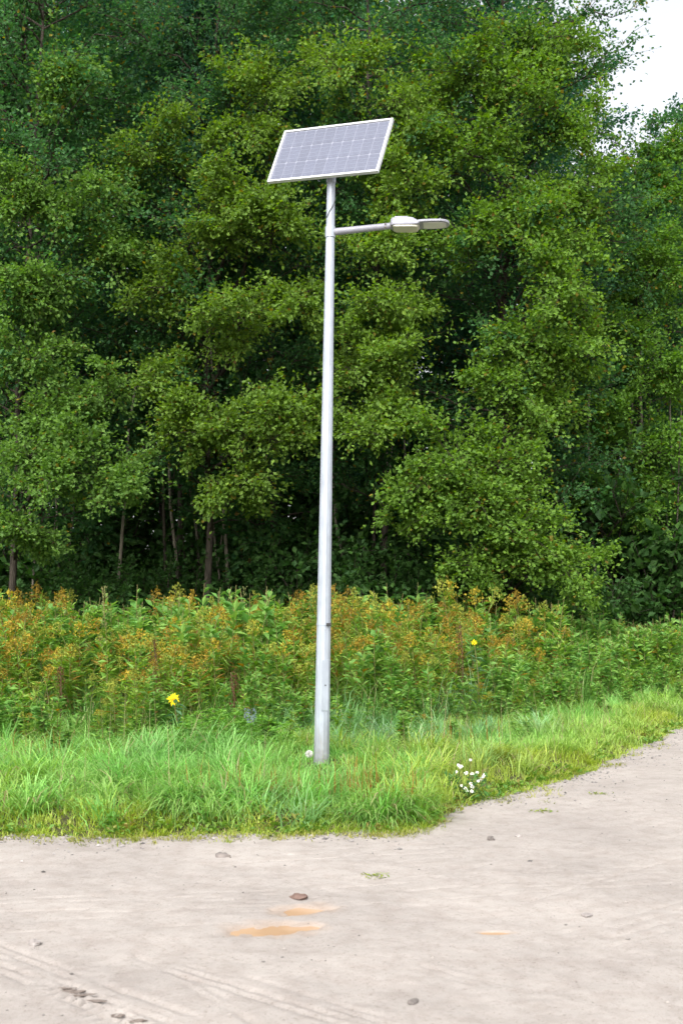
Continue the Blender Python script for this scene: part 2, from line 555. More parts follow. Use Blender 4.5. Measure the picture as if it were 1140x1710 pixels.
for px, py, s, mt, lab in [
    (500, 1497, (0.055, 0.045, 0.020), 'stone_red', 'reddish brown lump of stone just behind the orange puddles'),
    (372, 1427, (0.065, 0.05, 0.016), 'stone_dark', 'flat dark grey stone half sunk in sand near the grass edge'),
    (57, 1571, (0.045, 0.032, 0.018), 'stone', 'lone pale greyish stone on the sand at the left frame edge'),
    (820, 1400, (0.038, 0.03, 0.02), 'stone_dark', 'dark pebble on the sand below the white daisies'),
    (865, 1395, (0.024, 0.02, 0.013), 'stone', 'small grey pebble right of the dark pebble below the daisies'),
    (328, 1388, (0.05, 0.04, 0.026), 'stone', 'pale stone lying right at the grass fringe left of the pole'),
    (730, 1356, (0.06, 0.04, 0.022), 'stone_red', 'flat reddish stone at the grass corner below the daisies'),
    (690, 1671, (0.034, 0.022, 0.010), 'stone_dark', 'flat dark chip on bare sand at the bottom centre right'),
    (978, 1523, (0.035, 0.025, 0.010), 'stone', 'flat grey chip on the smooth sand at the right'),
]:
    p = on_ground(px, py)
    z = float(road_z(np.array([p[0]]), np.array([p[1]]))[0])
    o = link('stone', stone_mesh('stone', M[mt], *s, int(px)), None, (p[0], p[1], z + s[2] * 0.35), (0, 0, px * 0.37))
    tag(o, lab, 'stone', 'stones on the sand road')

M['shade_rib'] = noise_mat('tread_shade', [(0.3, (0.10, 0.082, 0.072)), (0.7, (0.19, 0.16, 0.14))], 18, 6, 0.95, 0.6, 60, 0.006, 0.1)  # shadow stripes of the tread grooves, laid in as dark brown ribs
rgc = np.random.default_rng(12)
for i in range(17):
    f = i / 16
    px, py = 108 + 118 * f + rgc.normal(0, 4), 1645 + 62 * f + rgc.normal(0, 2)
    p = on_ground(px, py)
    z = float(road_z(np.array([p[0]]), np.array([p[1]]))[0])
    s = (rgc.uniform(0.022, 0.050), rgc.uniform(0.006, 0.010), rgc.uniform(0.003, 0.006))
    o = link('tread_shade_rib', stone_mesh('tread_shade_rib', M['shade_rib'], *s, 60 + i, 9, 5), None, (p[0], p[1], z + s[2] * 0.3), (0, 0, 0.25 + rgc.normal(0, .15)))
    tag(o, 'small dark rib standing for groove shade in the tyre print at the bottom left', 'shade_rib', 'shade ribs laid in the tyre print')

# loose grit: one object
mb = MB()
octV = np.array([[1, 0, 0], [-1, 0, 0], [0, 1, 0], [0, -1, 0], [0, 0, 1], [0, 0, -1]], float)
octT = np.array([[0, 2, 4], [2, 1, 4], [1, 3, 4], [3, 0, 4], [2, 0, 5], [1, 2, 5], [3, 1, 5], [0, 3, 5]])


def add_grit(x, y, s, col):
    nn = len(x)
    z = road_z(x, y)
    V = octV[None] * s[:, None, None] * np.array([1, 0.8, 0.5]) * rng.uniform(0.6, 1.3, (nn, 6, 1))
    a = rng.uniform(0, 6.3, nn); ca, sa = np.cos(a)[:, None], np.sin(a)[:, None]
    Vx = V[:, :, 0] * ca - V[:, :, 1] * sa; Vy = V[:, :, 0] * sa + V[:, :, 1] * ca
    V = np.stack([Vx + x[:, None], Vy + y[:, None], V[:, :, 2] + (z + s * 0.15)[:, None]], -1)
    T = (np.arange(nn)[:, None, None] * 6 + octT[None]).reshape(-1, 3)
    mb.add(V.reshape(-1, 3), None, T, np.repeat(col, 6, 0))


nn = 4600
x = rng.uniform(-4.5, 6.5, nn); y = 4 + rng.uniform(0, 1, nn) ** 1.1 * 13
k = (edge_d(x, y) < 0.05) & (fbm(x, y, 1.4, 30) > 0.42)
x, y = x[k], y[k]
s = 0.0025 + rng.exponential(0.0030, len(x)); s = np.minimum(s, 0.018)
g = rng.uniform(0.05, 0.30, len(x))[:, None]
add_grit(x, y, s, g * np.array([[1, 0.9, 0.82]]))
nn = 3200                                                  # strewn along the verge
x = rng.uniform(-4.5, 6.5, nn); y = edge_y(x) - rng.exponential(0.16, nn) * np.where(x > 0.8, 2.2, 1.0) + 0.05
k = fbm(x, y, 1.7, 33) > 0.45
x, y = x[k], y[k]
s = 0.004 + rng.exponential(0.005, len(x)); s = np.minimum(s, 0.026)
g = rng.uniform(0.06, 0.30, len(x))[:, None]
add_grit(x, y, s, g * np.array([[1, 0.93, 0.88]]))
m, n, l, b, o = new_mat('grit')
a = n.new('ShaderNodeAttribute'); a.attribute_name = 'col'; l.new(a.outputs['Color'], b.inputs['Base Color']); b.inputs['Roughness'].default_value = 0.9
tag(mb.build('gravel', m), 'loose grit and pebbles scattered over the sand road', 'gravel', kind='stuff')
# ------------------------------------------------------------------ trees
UP = np.array([0, 0, 1.0])


def leaf_cols(rg, n, base, tip, yellow):
    """each leaf its own green; a few turning yellow or rust"""
    t = rg.beta(1.6, 2.2, n)[:, None]
    c = np.asarray(base) * (1 - t) + np.asarray(tip) * t
    c = c * rg.uniform(0.8, 1.2, (n, 1))
    k = rg.random(n) < yellow
    c[k] = np.array([0.20, 0.17, 0.02]) * rg.uniform(0.6, 1.2, (k.sum(), 1))
    k = rg.random(n) < yellow * 0.15
    c[k] = np.array([0.15, 0.10, 0.02]) * rg.uniform(0.6, 1.2, (k.sum(), 1))
    return c


def spray(wood, lf, rg, limb, r0, spread, ntw, nlf, lsize, base, tip, yellow, thick=1.0):
    """leafy twigs along one limb polyline"""
    m_ = len(limb)
    i = np.arange(ntw)
    t = 0.18 + 0.82 * (i + rg.random(ntw)) / ntw
    f = t * (m_ - 1); a = np.minimum(f.astype(int), m_ - 2)
    p0 = limb[a] + (limb[a + 1] - limb[a]) * (f - a)[:, None]
    d = unit(limb[a + 1] - limb[a])
    side = unit(np.cross(d, UP)) * np.where(i % 2, 1, -1)[:, None]
    dr = unit(d * rg.uniform(0.35, 1.0, (ntw, 1)) + side * rg.uniform(0.3, 1.1, (ntw, 1)) + UP * rg.normal(0.18, 0.62, (ntw, 1)) * thick)
    L = (spread * (1.15 - 0.6 * t) * rg.uniform(0.55, 1.25, ntw))[:, None]
    shoot = rg.random(ntw) < 0.22                     # long thin shoots feather the outline
    L = np.where(shoot[:, None], L * 1.9, L)
    dr = unit(dr + UP * np.where(shoot, rg.normal(0.25, 0.3, ntw), 0)[:, None])
    p2 = p0 + dr * L - UP * (0.10 * L)
    pm = (p0 + p2) / 2 + UP * 0.06 * L
    # three-sided twigs
    s1 = unit(np.cross(dr, UP)); s2 = np.cross(s1, dr)
    rr = np.stack([r0 * (1 - t * .7) * .4 + .003, np.full(ntw, .005), np.full(ntw, .002)], 1)
    ang = np.arange(3) * 2.0944
    off = np.cos(ang)[None, :, None] * s1[:, None] + np.sin(ang)[None, :, None] * s2[:, None]
    V = np.stack([p0, pm, p2], 1)[:, :, None] + rr[:, :, None, None] * off[:, None]
    q = np.array([[r * 3 + c, r * 3 + (c + 1) % 3, r * 3 + 3 + (c + 1) % 3, r * 3 + 3 + c] for r in range(2) for c in range(3)])
    wood.add(V.reshape(-1, 3), (np.arange(ntw)[:, None, None] * 9 + q[None]).reshape(-1, 4))
    cnt = (nlf * rg.uniform(0.7, 1.3, ntw) * np.where(shoot, 0.8, 0.95)).astype(int)
    k = np.repeat(i, cnt); n = len(k)
    q = rg.random(n) ** 0.75
    P = p0[k] + (pm - p0)[k] * np.minimum(q * 2, 1)[:, None] + (p2 - pm)[k] * np.clip(q * 2 - 1, 0, 1)[:, None]
    sg = rg.normal(0, 1, (n, 3)) * np.array([1, 1, 0.75])
    P = P + sg * np.where(shoot[k], 0.055, 0.04 + 0.13 * L[k, 0])[:, None] * np.minimum(rg.exponential(1.0, (n, 1)) + 0.35, 2.6) * (0.6 + 0.4 * q[:, None])
    D = unit(dr[k] + rg.normal(0, 0.75, (n, 3)) + sg * 0.25 - UP * 0.25)
    N = unit(UP * 0.75 + rg.normal(0, 0.62, (n, 3)) + dr[k] * 0.45)
    ls = lsize * rg.uniform(0.65, 1.25, n)
    leaves(lf, P, D, N, ls, ls * rg.uniform(0.62, 0.85, n), leaf_cols(rg, n, base, tip, yellow))


def limb_line(rg, p0, p1, sag=0.12, n=7):
    t = np.linspace(0, 1, n)[:, None]
    L = np.linalg.norm(p1 - p0)
    P = p0 + (p1 - p0) * t + UP * (np.sin(t * math.pi) * sag * L)
    P[1:-1] += rg.normal(0, 0.03 * L, (n - 2, 3))
    return P


def grow(seed, H, clear, Rmax, nlimb, targets=(), lsize=0.084, twigs=15, nlf=38, base=(0.030, 0.085, 0.016), tip=(0.075, 0.15, 0.022),
         yellow=0.02, trunk_r=0.068, face=True, lean=0.0, shape='oval', tip2=None):
    """returns wood and leaf builders of one tree with its foot at the origin"""
    rg = np.random.default_rng(seed)
    wood, lf = MB(), MB()
    n = 12
    t = np.linspace(0, 1, n)
    tr = np.stack([np.cumsum(rg.normal(0, 0.07, n)) + lean * t * H, np.cumsum(rg.normal(0, 0.07, n)), t * H], 1)
    tr[0] = 0
    rad = trunk_r * (1 - t) ** 0.8 + 0.012
    rad[0] *= 1.35
    tr2 = tr.copy(); tr2[0, 2] = -0.3
    tube(wood, tr2, rad, 9)

    def trunk_at(z):
        f = np.clip(z / H, 0, 1) * (n - 1); a = min(int(f), n - 2)
        return tr[a] + (tr[a + 1] - tr[a]) * (f - a)
    for i in range(nlimb):
        q = (i + rg.random()) / nlimb
        z = clear + (H - clear) * q * 0.97
        az = i * 2.399 + rg.normal(0, 0.5)
        if shape == 'oval':
            pr = math.sin(math.pi * (0.20 + 0.62 * q)) ** 0.7
        else:
            pr = (1 - q) ** 0.6
        r = Rmax * pr * rg.uniform(0.65, 1.12) + 0.35
        if face is not None and math.sin(az) > 0.45 and rg.random() < 0.55:      # thin out the far side
            continue
        p0 = trunk_at(z)
        p1 = p0 + np.array([math.cos(az) * r, math.sin(az) * r, r * rg.uniform(0.0, 0.55)])
        lb = limb_line(rg, p0, p1, 0.06)
        r0 = 0.008 + 0.008 * r
        tube(wood, lb, np.linspace(r0, 0.006, len(lb)), 5, None, False)
        spray(wood, lf, rg, lb, r0, 0.30 + 0.24 * r, int(twigs * (0.45 + 0.28 * r)), nlf, lsize, base, tip, yellow)
    for (p1, w_) in targets:
        p1 = np.asarray(p1, float)
        hd = np.hypot(p1[0], p1[1])
        p0 = trunk_at(max(0.5, p1[2] - hd * rg.uniform(0.05, 0.40)))
        lb = limb_line(rg, p0, p1, 0.10)
        r0 = 0.014 + 0.012 * hd
        tube(wood, lb, np.linspace(r0, 0.006, len(lb)), 5, None, False)
        # the spray sits on the outer part of the limb and fans out
        k = max(2, int(len(lb) * (1 - min(0.75, 2.2 * w_ / max(hd, 0.5)))))
        out = lb[min(k, len(lb) - 3):]
        tp = tip if tip2 is None else tip2  # target boughs take the brighter leaf colour that makes them look lit
        spray(wood, lf, rg, out, r0, 1.0 * w_ + 0.12, int(22 * w_ + 8), nlf, lsize, tuple(0.5 * (a_ + b_) for a_, b_ in zip(base, tp)), tp, yellow * 0.8, 0.9)
        for s_ in range(int(4 + 3 * w_)):        # side boughs
            f = rg.uniform(0.2, 0.95) * (len(out) - 1); a = min(int(f), len(out) - 2)
            q0 = out[a] + (out[a + 1] - out[a]) * (f - a)
            dd = unit(out[-1] - out[0]); sd2 = unit(np.cross(dd, UP)) * rg.choice([-1, 1])
            q1 = q0 + (dd * rg.uniform(0.1, 0.6) + sd2 * rg.uniform(0.1, 1.1) + UP * rg.uniform(-0.9, 0.8)) * w_ * 1.1
            l2 = limb_line(rg, q0, q1, 0.08, 5)
            tube(wood, l2, np.linspace(0.009, 0.004, 5), 4, None, False)
            spray(wood, lf, rg, l2, 0.008, 0.42 * w_ + 0.10, int(10 * w_ + 6), nlf, lsize, tuple(0.5 * (a_ + b_) for a_, b_ in zip(base, tp)), tp, yellow * 0.8, 0.9)
    return wood, lf


def plant_tree(name, label, loc_, wm, lm, cat='tree', group=None, rz=0, sc=1.0):
    root = tag(empty(name, loc_, rz), label, cat, group)
    root.scale = (sc, sc, sc)
    link('trunk', wm, root)
    link('crown', lm, root)
    return root


GREEN = dict(base=(0.034, 0.112, 0.038), tip=(0.080, 0.186, 0.042))  # filler leaves darkened: shade between the boughs is put into their colour
BLUE = dict(base=(0.023, 0.085, 0.045), tip=(0.050, 0.138, 0.070))
FOREST_Z = 0.16


def front_tree(name, label, px, Y, H, clear, Rmax, nl, tg, seed, **kw):
    p = at(px, 1000, Y); foot = np.array([p[0], Y, FOREST_Z])
    t = [(at(a, b, c) - foot, w_) for a, b, c, w_ in tg]
    pal = kw.pop('pal', GREEN)
    bark = kw.pop('bark', M['bark'])
    wd, lf = grow(seed, H, clear, Rmax, nl, t, **pal, **kw)
    return plant_tree(name, label, foot, wd.mesh('trunk', bark, True), lf.mesh('crown', M['leaf']), group='trees along the front of the wood')


LIT_TIP = (0.190, 0.305, 0.036)  # lit boughs: the light on them is put into the leaf colour
front_tree('alder_tree', 'tree at the left frame edge with stacked pale green leafy boughs', 40, 23.0, 16.5, 2.8, 2.3, 80,
           [(60, 600, 20.7, .75), (130, 780, 20.6, .8), (220, 800, 20.8, .6), (30, 880, 20.7, .6), (90, 480, 21.0, .7), (180, 330, 21.2, .8), (40, 330, 21, .8), (110, 700, 21, .7), (50, 760, 20.6, .8), (200, 660, 21.4, .6), (120, 130, 21.5, .8), (230, 420, 21.6, .6), (20, 500, 20.8, .7)], 101, tip2=(0.150, 0.265, 0.042))
front_tree('alder_tree', 'tree left of the lamp pole with yellow green boughs reaching out under the solar panel', 330, 23.4, 17, 3.0, 2.2, 80,
           [(420, 520, 20.8, .85), (370, 720, 20.7, .75), (460, 740, 20.7, .8), (430, 800, 20.9, .7), (430, 335, 21.0, .9), (500, 370, 20.9, .7), (370, 390, 21.2, .8), (460, 130, 21.3, .8), (430, 210, 21.3, .7), (270, 480, 21.4, .7), (240, 250, 21.4, .8), (500, 500, 20.8, .6), (520, 700, 20.6, .5), (250, 620, 21.6, .6), (290, 700, 21.0, .5)], 102, tip2=LIT_TIP, yellow=0.03)
front_tree('alder_tree', 'tree right behind the lamp pole with layered boughs beside the arm', 640, 23.8, 17, 2.8, 2.1, 76,
           [(620, 500, 20.9, .75), (650, 600, 20.9, .7), (600, 720, 20.8, .7), (650, 690, 21.0, .5), (620, 410, 21.1, .7), (690, 300, 21.3, .7), (560, 90, 21.4, .8), (680, 170, 21.4, .8), (640, 250, 21.5, .6), (590, 620, 21.1, .6), (700, 520, 21.6, .6)], 103, tip2=LIT_TIP, yellow=0.025)
front_tree('alder_tree', 'broad tall tree right of the lamp with a drooping skirt, beside the sky gap', 845, 23.0, 17.5, 2.0, 2.4, 84,
           [(750, 770, 20.5, .95), (700, 800, 20.5, .7), (800, 840, 20.3, .9), (860, 890, 20.2, .8), (900, 930, 20.2, .75), (955, 965, 20.2, .6), (830, 780, 20.5, .8), (700, 860, 20.7, .6), (960, 480, 20.9, .9), (1000, 570, 20.8, .8), (890, 570, 20.9, .8), (830, 640, 20.9, .7), (780, 250, 21.3, .8), (850, 130, 21.5, .9), (920, 60, 21.5, .8), (940, 210, 21.4, .9), (980, 310, 21.4, .8), (780, 400, 21.1, .8), (860, 370, 21.1, .9), (900, 700, 21.2, .8), (760, 120, 21.6, .9), (960, 400, 21.1, .7), (780, 950, 20.6, .6)], 104, tip2=(0.175, 0.305, 0.034), yellow=0.03)
front_tree('maple_tree', 'lower light green tree at the right frame edge under the white sky gap', 1035, 26.5, 12.0, 2.6, 2.0, 56,
           [(1100, 450, 24.2, .9), (1050, 420, 24.2, .8), (1105, 620, 24, .9), (1090, 750, 24, .9), (1120, 330, 24.5, .7), (1000, 700, 24.2, .8), (1120, 840, 24, .8), (1060, 560, 24.2, .8), (960, 800, 24.5, .7), (1060, 850, 24.4, .7), (1110, 250, 24.6, .6)], 105, tip2=(0.150, 0.285, 0.032))
front_tree('linden_tree', 'bluish green tree standing back between the left trees, seen high above them', 290, 26.0, 18, 5.0, 2.9, 46,
           [(340, 120, 23.6, .9), (310, 220, 23.6, .9), (370, 60, 23.6, .8), (360, 200, 23.4, .7), (330, 20, 23.8, .9)], 106, pal=BLUE, tip2=(0.075, 0.190, 0.090))

# trees deeper in the wood share a few grown forms
forms = []
for s_, (H_, cl, Rm_, nl, pal) in enumerate([(16, 2.6, 2.7, 46, GREEN), (17, 3.6, 2.5, 44, BLUE), (15, 1.9, 2.7, 46, GREEN)]):
    wd, lf = grow(300 + s_, H_, cl, Rm_, nl, twigs=17, nlf=34, lsize=0.115, face=None, **pal, trunk_r=0.085)
    forms.append((wd.mesh('trunk', M['bark'], True), lf.mesh('crown', M['leaf']), H_))
rgt = np.random.default_rng(55)
row = 0
for Y0, step in ((27, 2.7), (31, 2.8), (35.5, 3.0), (41.5, 3.2)):
    hw = 0.30 * Y0 + 4.5
    xs = np.arange(-hw, hw, step) + rgt.uniform(-0.5, 0.5)
    for x in xs:
        Y = Y0 + rgt.uniform(-1.4, 1.4); x = x + rgt.uniform(-0.7, 0.7)
        if Y < edge_y(np.array([x]))[0] + 5: continue
        wm, lm, H_ = forms[rgt.integers(3)]
        px = 570 + x / Y * 1900
        hmax = 1.6 + np.interp(px, [849, 850, 900, 960, 1060, 1160], [9, .58, .46, .37, .355, .43]) * Y
        Ht = min(max(rgt.uniform(15, 18), 2.2 + 0.53 * Y + rgt.uniform(-.6, 1.2)), hmax)
        plant_tree('forest_tree', 'slim dark tree standing deeper in the shade of the wood', (x, Y, FOREST_Z), wm, lm, 'tree', 'trees deeper in the wood', rgt.uniform(0, 6.28), Ht / H_)
    row += 1
plant_tree('forest_tree', 'tall tree rising into the picture at the right edge of the sky gap', (10.0, 30.0, FOREST_Z), *forms[2][:2], 'tree', 'trees along the front of the wood', 1.0, 14.6 / 15)

# thin pole-like young stems seen in the dark between the trees
rgp = np.random.default_rng(77)
for i in range(60):
    px = rgp.choice([rgp.uniform(250, 480), rgp.uniform(0, 240), rgp.uniform(560, 720), rgp.uniform(980, 1140)])
    Y = rgp.uniform(23.8, 30)
    mb = MB()
    H_ = rgp.uniform(5, 8)
    t = np.linspace(0, 1, 7)
    ln = rgp.normal(0, 0.05)
    pts = np.stack([ln * t * H_ + rgp.normal(0, 0.04, 7), rgp.normal(0, 0.04, 7), t * H_ - 0.1], 1)
    tube(mb, pts, rgp.uniform(0.025, 0.055) * (1 - 0.6 * t), 6)
    o = mb.build('sapling', M['bark_pale'] if rgp.random() < .8 else M['bark'], None, True)
    o.location = (at(px, 1000, Y)[0], Y, FOREST_Z)
    tag(o, 'thin bare sapling stem in the dark under the trees', 'sapling', 'thin stems under the trees')

# shrubs under the trees
sforms = []
for s_ in range(3):
    rg = np.random.default_rng(500 + s_)
    wd, lf = MB(), MB()
    for i in range(13):
        az = i * 2.4 + rg.normal(0, .4); r = rg.uniform(0.3, 1.2); h = rg.uniform(0.7, 2.3)
        lb = limb_line(rg, np.array([0.1 * math.cos(az), 0.1 * math.sin(az), -0.1]), np.array([r * math.cos(az), r * math.sin(az), h]), 0.1)
        tube(wd, lb, np.linspace(0.016, 0.005, 7), 5, None, False)
        spray(wd, lf, rg, lb, 0.014, 0.6, 13, 30, 0.10, (0.030, 0.086, 0.022), (0.065, 0.145, 0.028), 0.0)
    sforms.append((wd.mesh('stems', M['bark'], True), lf.mesh('foliage', M['leaf'])))
rgs = np.random.default_rng(66)
for i in range(80):
    Y = 22.7 + 18 * rgs.random() ** 1.6; x = rgs.uniform(-0.32 * Y - 1, 0.32 * Y + 1)
    if Y < edge_y(np.array([x]))[0] + 4.5: continue
    a_, b_ = sforms[i % 3]
    s_ = rgs.uniform(0.7, 1.35) if Y < 25 else rgs.uniform(1.0, 2.2)
    r_ = tag(empty('shrub', (x, Y, FOREST_Z - 0.02), rgs.uniform(0, 6.28)), 'dark green leafy shrub in the shade under the trees', 'shrub', 'shrubs under the trees')
    r_.scale = (s_, s_, s_)
    link('stem', a_, r_); link('foliage', b_, r_)

# the depth of the wood, far off, reads as one mass of leaves
rg = np.random.default_rng(88)
wood, lf = MB(), MB()
nn = 58000
x = rg.uniform(-28, 28, nn); y = rg.uniform(47, 53, nn)
px = 570 + x / y * 1900
top_ = np.where(px > 940, 1.6 + 0.375 * y, 30.0) * (0.85 + 0.25 * fbm(x, y * 0, 0.35, 4))
z = rg.uniform(0, 1, nn) * np.minimum(top_, np.where(px > 940, 1.6 + 0.385 * y, 30))
z = np.where(rg.random(nn) < 0.5, z * 0.35, z)
k = (fbm(x + z * .3, z + y * .5, 0.6, 9) > 0.40) | (z < 10)
P = np.stack([x, y, z], 1)[k]
n_ = len(P)
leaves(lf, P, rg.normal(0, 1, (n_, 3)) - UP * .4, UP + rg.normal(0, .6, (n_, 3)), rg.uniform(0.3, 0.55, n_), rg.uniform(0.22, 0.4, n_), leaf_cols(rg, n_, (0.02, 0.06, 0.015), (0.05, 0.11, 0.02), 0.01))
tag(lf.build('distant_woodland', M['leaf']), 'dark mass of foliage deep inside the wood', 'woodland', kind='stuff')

# ------------------------------------------------------------------ verge: grass
def green(rg, n, lo, hi, j=0.18):
    t = rg.random(n)[:, None]
    return (np.asarray(lo) * (1 - t) + np.asarray(hi) * t) * rg.uniform(1 - j, 1 + j, (n, 1))


BANK_X = [-12, -6, -2.9, -1.75, -1.2, -0.3, 0.6, 1.6, 2.6, 4.0, 5.5, 8, 12]
BANK_Y = [13.0, 12.9, 12.75, 12.7, 13.4, 13.7, 14.1, 14.8, 15.9, 17.8, 20.0, 23.9, 30]


def bank_y(x):
    """front line of the goldenrod bank"""
    return np.interp(x, BANK_X, BANK_Y) + (fbm(x, 0 * np.asarray(x), 1.1, 61) - 0.5) * 1.7


G_FRESH = ((0.145, 0.365, 0.065), (0.285, 0.520, 0.150))
G_BLUE = ((0.160, 0.320, 0.140), (0.290, 0.450, 0.240))
G_YELL = ((0.250, 0.340, 0.035), (0.380, 0.440, 0.085))
G_DEEP = ((0.050, 0.140, 0.022), (0.100, 0.220, 0.035))
G_DRY = ((0.270, 0.230, 0.110), (0.420, 0.360, 0.200))


def clumps(mb, rg, cx, cy, per, Lm, lean0, spread, pal, wid=0.007, droop=1.0, seg=3):
    nC = len(cx)
    cnt = rg.poisson(per, nC)
    k = np.repeat(np.arange(nC), cnt); n = len(k)
    az = rg.uniform(0, 2 * math.pi, n)
    r = np.abs(rg.normal(0, 1, n)) * spread
    x = cx[k] + np.cos(az) * r; y = cy[k] + np.sin(az) * r
    az = az + rg.normal(0, 0.7, n)
    az = np.where(rg.random(n) < 0.45, rg.normal(0, 1, n) + (wind[k] if (wind := (fbm(cx, cy, 0.7, 70) * 14)) is not None else 0), az)
    L = np.asarray(Lm)[k] * rg.uniform(0.5, 1.2, n)
    lean = np.abs(rg.normal(lean0, 0.25, n))
    z = ground_z(x, y) - 0.01
    pc_ = pal[k]
    c = pc_ * rg.uniform(0.72, 1.28, (n, 1))
    dry = rg.random(n) < 0.05
    c[dry] = green(rg, int(dry.sum()), *G_DRY)
    blades(mb, np.stack([x, y, z], 1), az, lean, L, wid * rg.uniform(0.7, 1.5, n), c, seg, droop)


rg = np.random.default_rng(200)
gm = MB()
# long grass
n = 1400
x = rg.uniform(-6.2, 7.5, n); y = rg.uniform(8.0, 22, n)
d = edge_d(x, y)
k = (d > 0.22) & (y < bank_y(x) + 0.7) & (np.abs(x) < 0.30 * y + 1.4)
x, y, d = x[k], y[k], d[k]
t1 = fbm(x, y, 0.75, 51); t2 = fbm(x, y, 0.55, 52)[:, None]
pal = green(rg, len(x), *G_FRESH)
blue = np.clip(np.exp(-(((x - 0.35) / 1.0) ** 2 + ((y - 12.4) / 1.0) ** 2)) * 1.2 + np.exp(-(((x - 2.0) / .8) ** 2 + ((y - 13.3) / .7) ** 2)) + np.clip((t1 - 0.58) * 4, 0, 0.6), 0, 1)[:, None]
pal = pal * (1 - blue) + green(rg, len(x), *G_BLUE) * blue
yel = np.clip((t2 - 0.52) * 5, 0, 0.8) + np.clip((x[:, None] - 1.2) * 0.35, 0, 0.45) * (d[:, None] < 1.4)
yel = np.clip(yel, 0, 0.85)
pal = pal * (1 - yel) + green(rg, len(x), *G_YELL) * yel
Lm = 0.22 + 0.20 * np.clip(d / 1.4, 0, 1) + 0.26 * (t1 - 0.5)
foot = np.exp(-((x + 0.2) / 0.42) ** 2) * np.clip((11.6 - y) / 0.5, 0, 1) * np.clip((y - 9.6) / 0.4, 0, 1)
Lm = Lm * (1 - 0.88 * foot) * np.where(x > 1.3, 0.80, 1.0) * rg.uniform(0.75, 1.3, len(x))
clumps(gm, rg, x, y, 62, Lm * 1.12, 0.50, 0.10, pal, 0.0095, 1.5)
n = 200
x = rg.uniform(-3.6, 0.6, n); y = edge_y(x) + rg.uniform(0.25, 2.2, n)
kk = (fbm(x, y, 1.3, 91, 2) > 0.5) & ((np.abs(x + 0.2) > 0.5) | (y < 9.2))
x, y = x[kk], y[kk]; n = len(x)
clumps(gm, rg, x, y, 60, rg.uniform(.30, .46, n), 0.62, 0.06, green(rg, n, (0.15, 0.33, 0.05), (0.29, 0.46, 0.13)), 0.0105, 1.7, 4)
# an under-layer of shorter, denser blades
n = 5200
x = rg.uniform(-6.2, 8.0, n); y = edge_y(x) + 9 * rg.random(n) ** 1.7
d = edge_d(x, y)
k = (d > -0.02) & (y < bank_y(x) + 1.0) & (np.abs(x) < 0.30 * y + 1.4)
x, y, d = x[k], y[k], d[k]
t1 = fbm(x, y, 1.2, 53)[:, None]
pal = green(rg, len(x), *G_FRESH)
yel = np.clip(0.9 - d[:, None] * np.where(x > 0.9, 0.6, 1.2)[:, None], 0, 0.9) + np.clip((t1 - 0.5) * 3, 0, 0.5)
yel = np.clip(yel, 0, 0.95)
pal = pal * (1 - yel) + green(rg, len(x), *G_YELL) * yel
Lm = np.clip(0.06 + 0.15 * d, 0.05, 0.22) * (1 - 0.6 * np.exp(-((x + 0.2) / 0.35) ** 2) * ((y > 9.9) & (y < 11.3)))
clumps(gm, rg, x, y, 30, Lm, 0.5, 0.075, pal, 0.008, 0.9, 2)
n = 420
x = rg.uniform(-4, 6.5, n); y = edge_y(x) - np.abs(rg.normal(0, 0.13, n)) * np.where(x > 0.9, 2.0, 0.8)
kk = fbm(x, y, 1.6, 95, 2) > 0.47
x, y = x[kk], y[kk]
x_, y_ = x, y
gz0 = ground_z
ground_z = lambda a, b: np.maximum(gz0(a, b), road_z(np.asarray(a), np.asarray(b)))
clumps(gm, rg, x, y, 14, np.full(len(x), 0.055), 0.7, 0.045, green(rg, len(x), (0.20, 0.25, 0.035), (0.34, 0.33, 0.09)), 0.006, 0.8, 2)
ground_z = gz0
# seedheads and dry stalks standing over the grass
n = 520
x = rg.uniform(-5.5, 6.5, n); y = rg.uniform(8.6, 18, n); d = edge_d(x, y)
k = (d > 0.35) & (y < bank_y(x) + 0.2) & (fbm(x, y, 0.8, 57) > 0.45)
x, y = x[k], y[k]; n = len(x)
L = rg.uniform(0.35, 0.75, n)
blades(gm, np.stack([x, y, ground_z(x, y)], 1), rg.uniform(0, 6.3, n), np.abs(rg.normal(0.05, 0.15, n)), L, np.full(n, 0.004), green(rg, n, *G_DRY), 3, 0.35)
tag(gm.build('grass', M['grass']), 'bright green uncut grass covering the verge round the pole', 'grass', kind='stuff')

# low broad-leaved weeds at the road edge
wm = MB()
n = 560
x = rg.uniform(-5, 6.5, n)
y = edge_y(x) + rg.gamma(2.0, 0.13, n)
k = (fbm(x, y, 1.1, 58) > 0.40)
x, y = x[k], y[k]
for i in range(len(x)):
    m_ = rg.integers(7, 15)
    az = rg.uniform(0, 6.28, m_); s_ = rg.uniform(0.03, 0.07, m_) * (0.6 + 0.6 * rg.random())
    P = np.tile([x[i], y[i], float(ground_z(x[i:i + 1], y[i:i + 1])[0]) + 0.01], (m_, 1)) + rg.normal(0, 0.035, (m_, 3)) * [1, 1, 0.3]
    el = rg.uniform(0.15, 0.9, m_)
    D = np.stack([np.cos(az) * np.cos(el), np.sin(az) * np.cos(el), np.sin(el)], 1)
    leaves(wm, P + D * 0.02, D, UP + rg.normal(0, .25, (m_, 3)), s_, s_ * rg.uniform(0.4, 0.75, m_), green(rg, m_, (0.09, 0.21, 0.03), (0.19, 0.30, 0.05)) if rg.random() < .85 else green(rg, m_, (0.20, 0.22, 0.04), (0.24, 0.19, 0.06)), 0.15)
tag(wm.build('ground_cover', M['herb']), 'low broad leaved weeds fringing the sand road', 'weeds', kind='stuff')

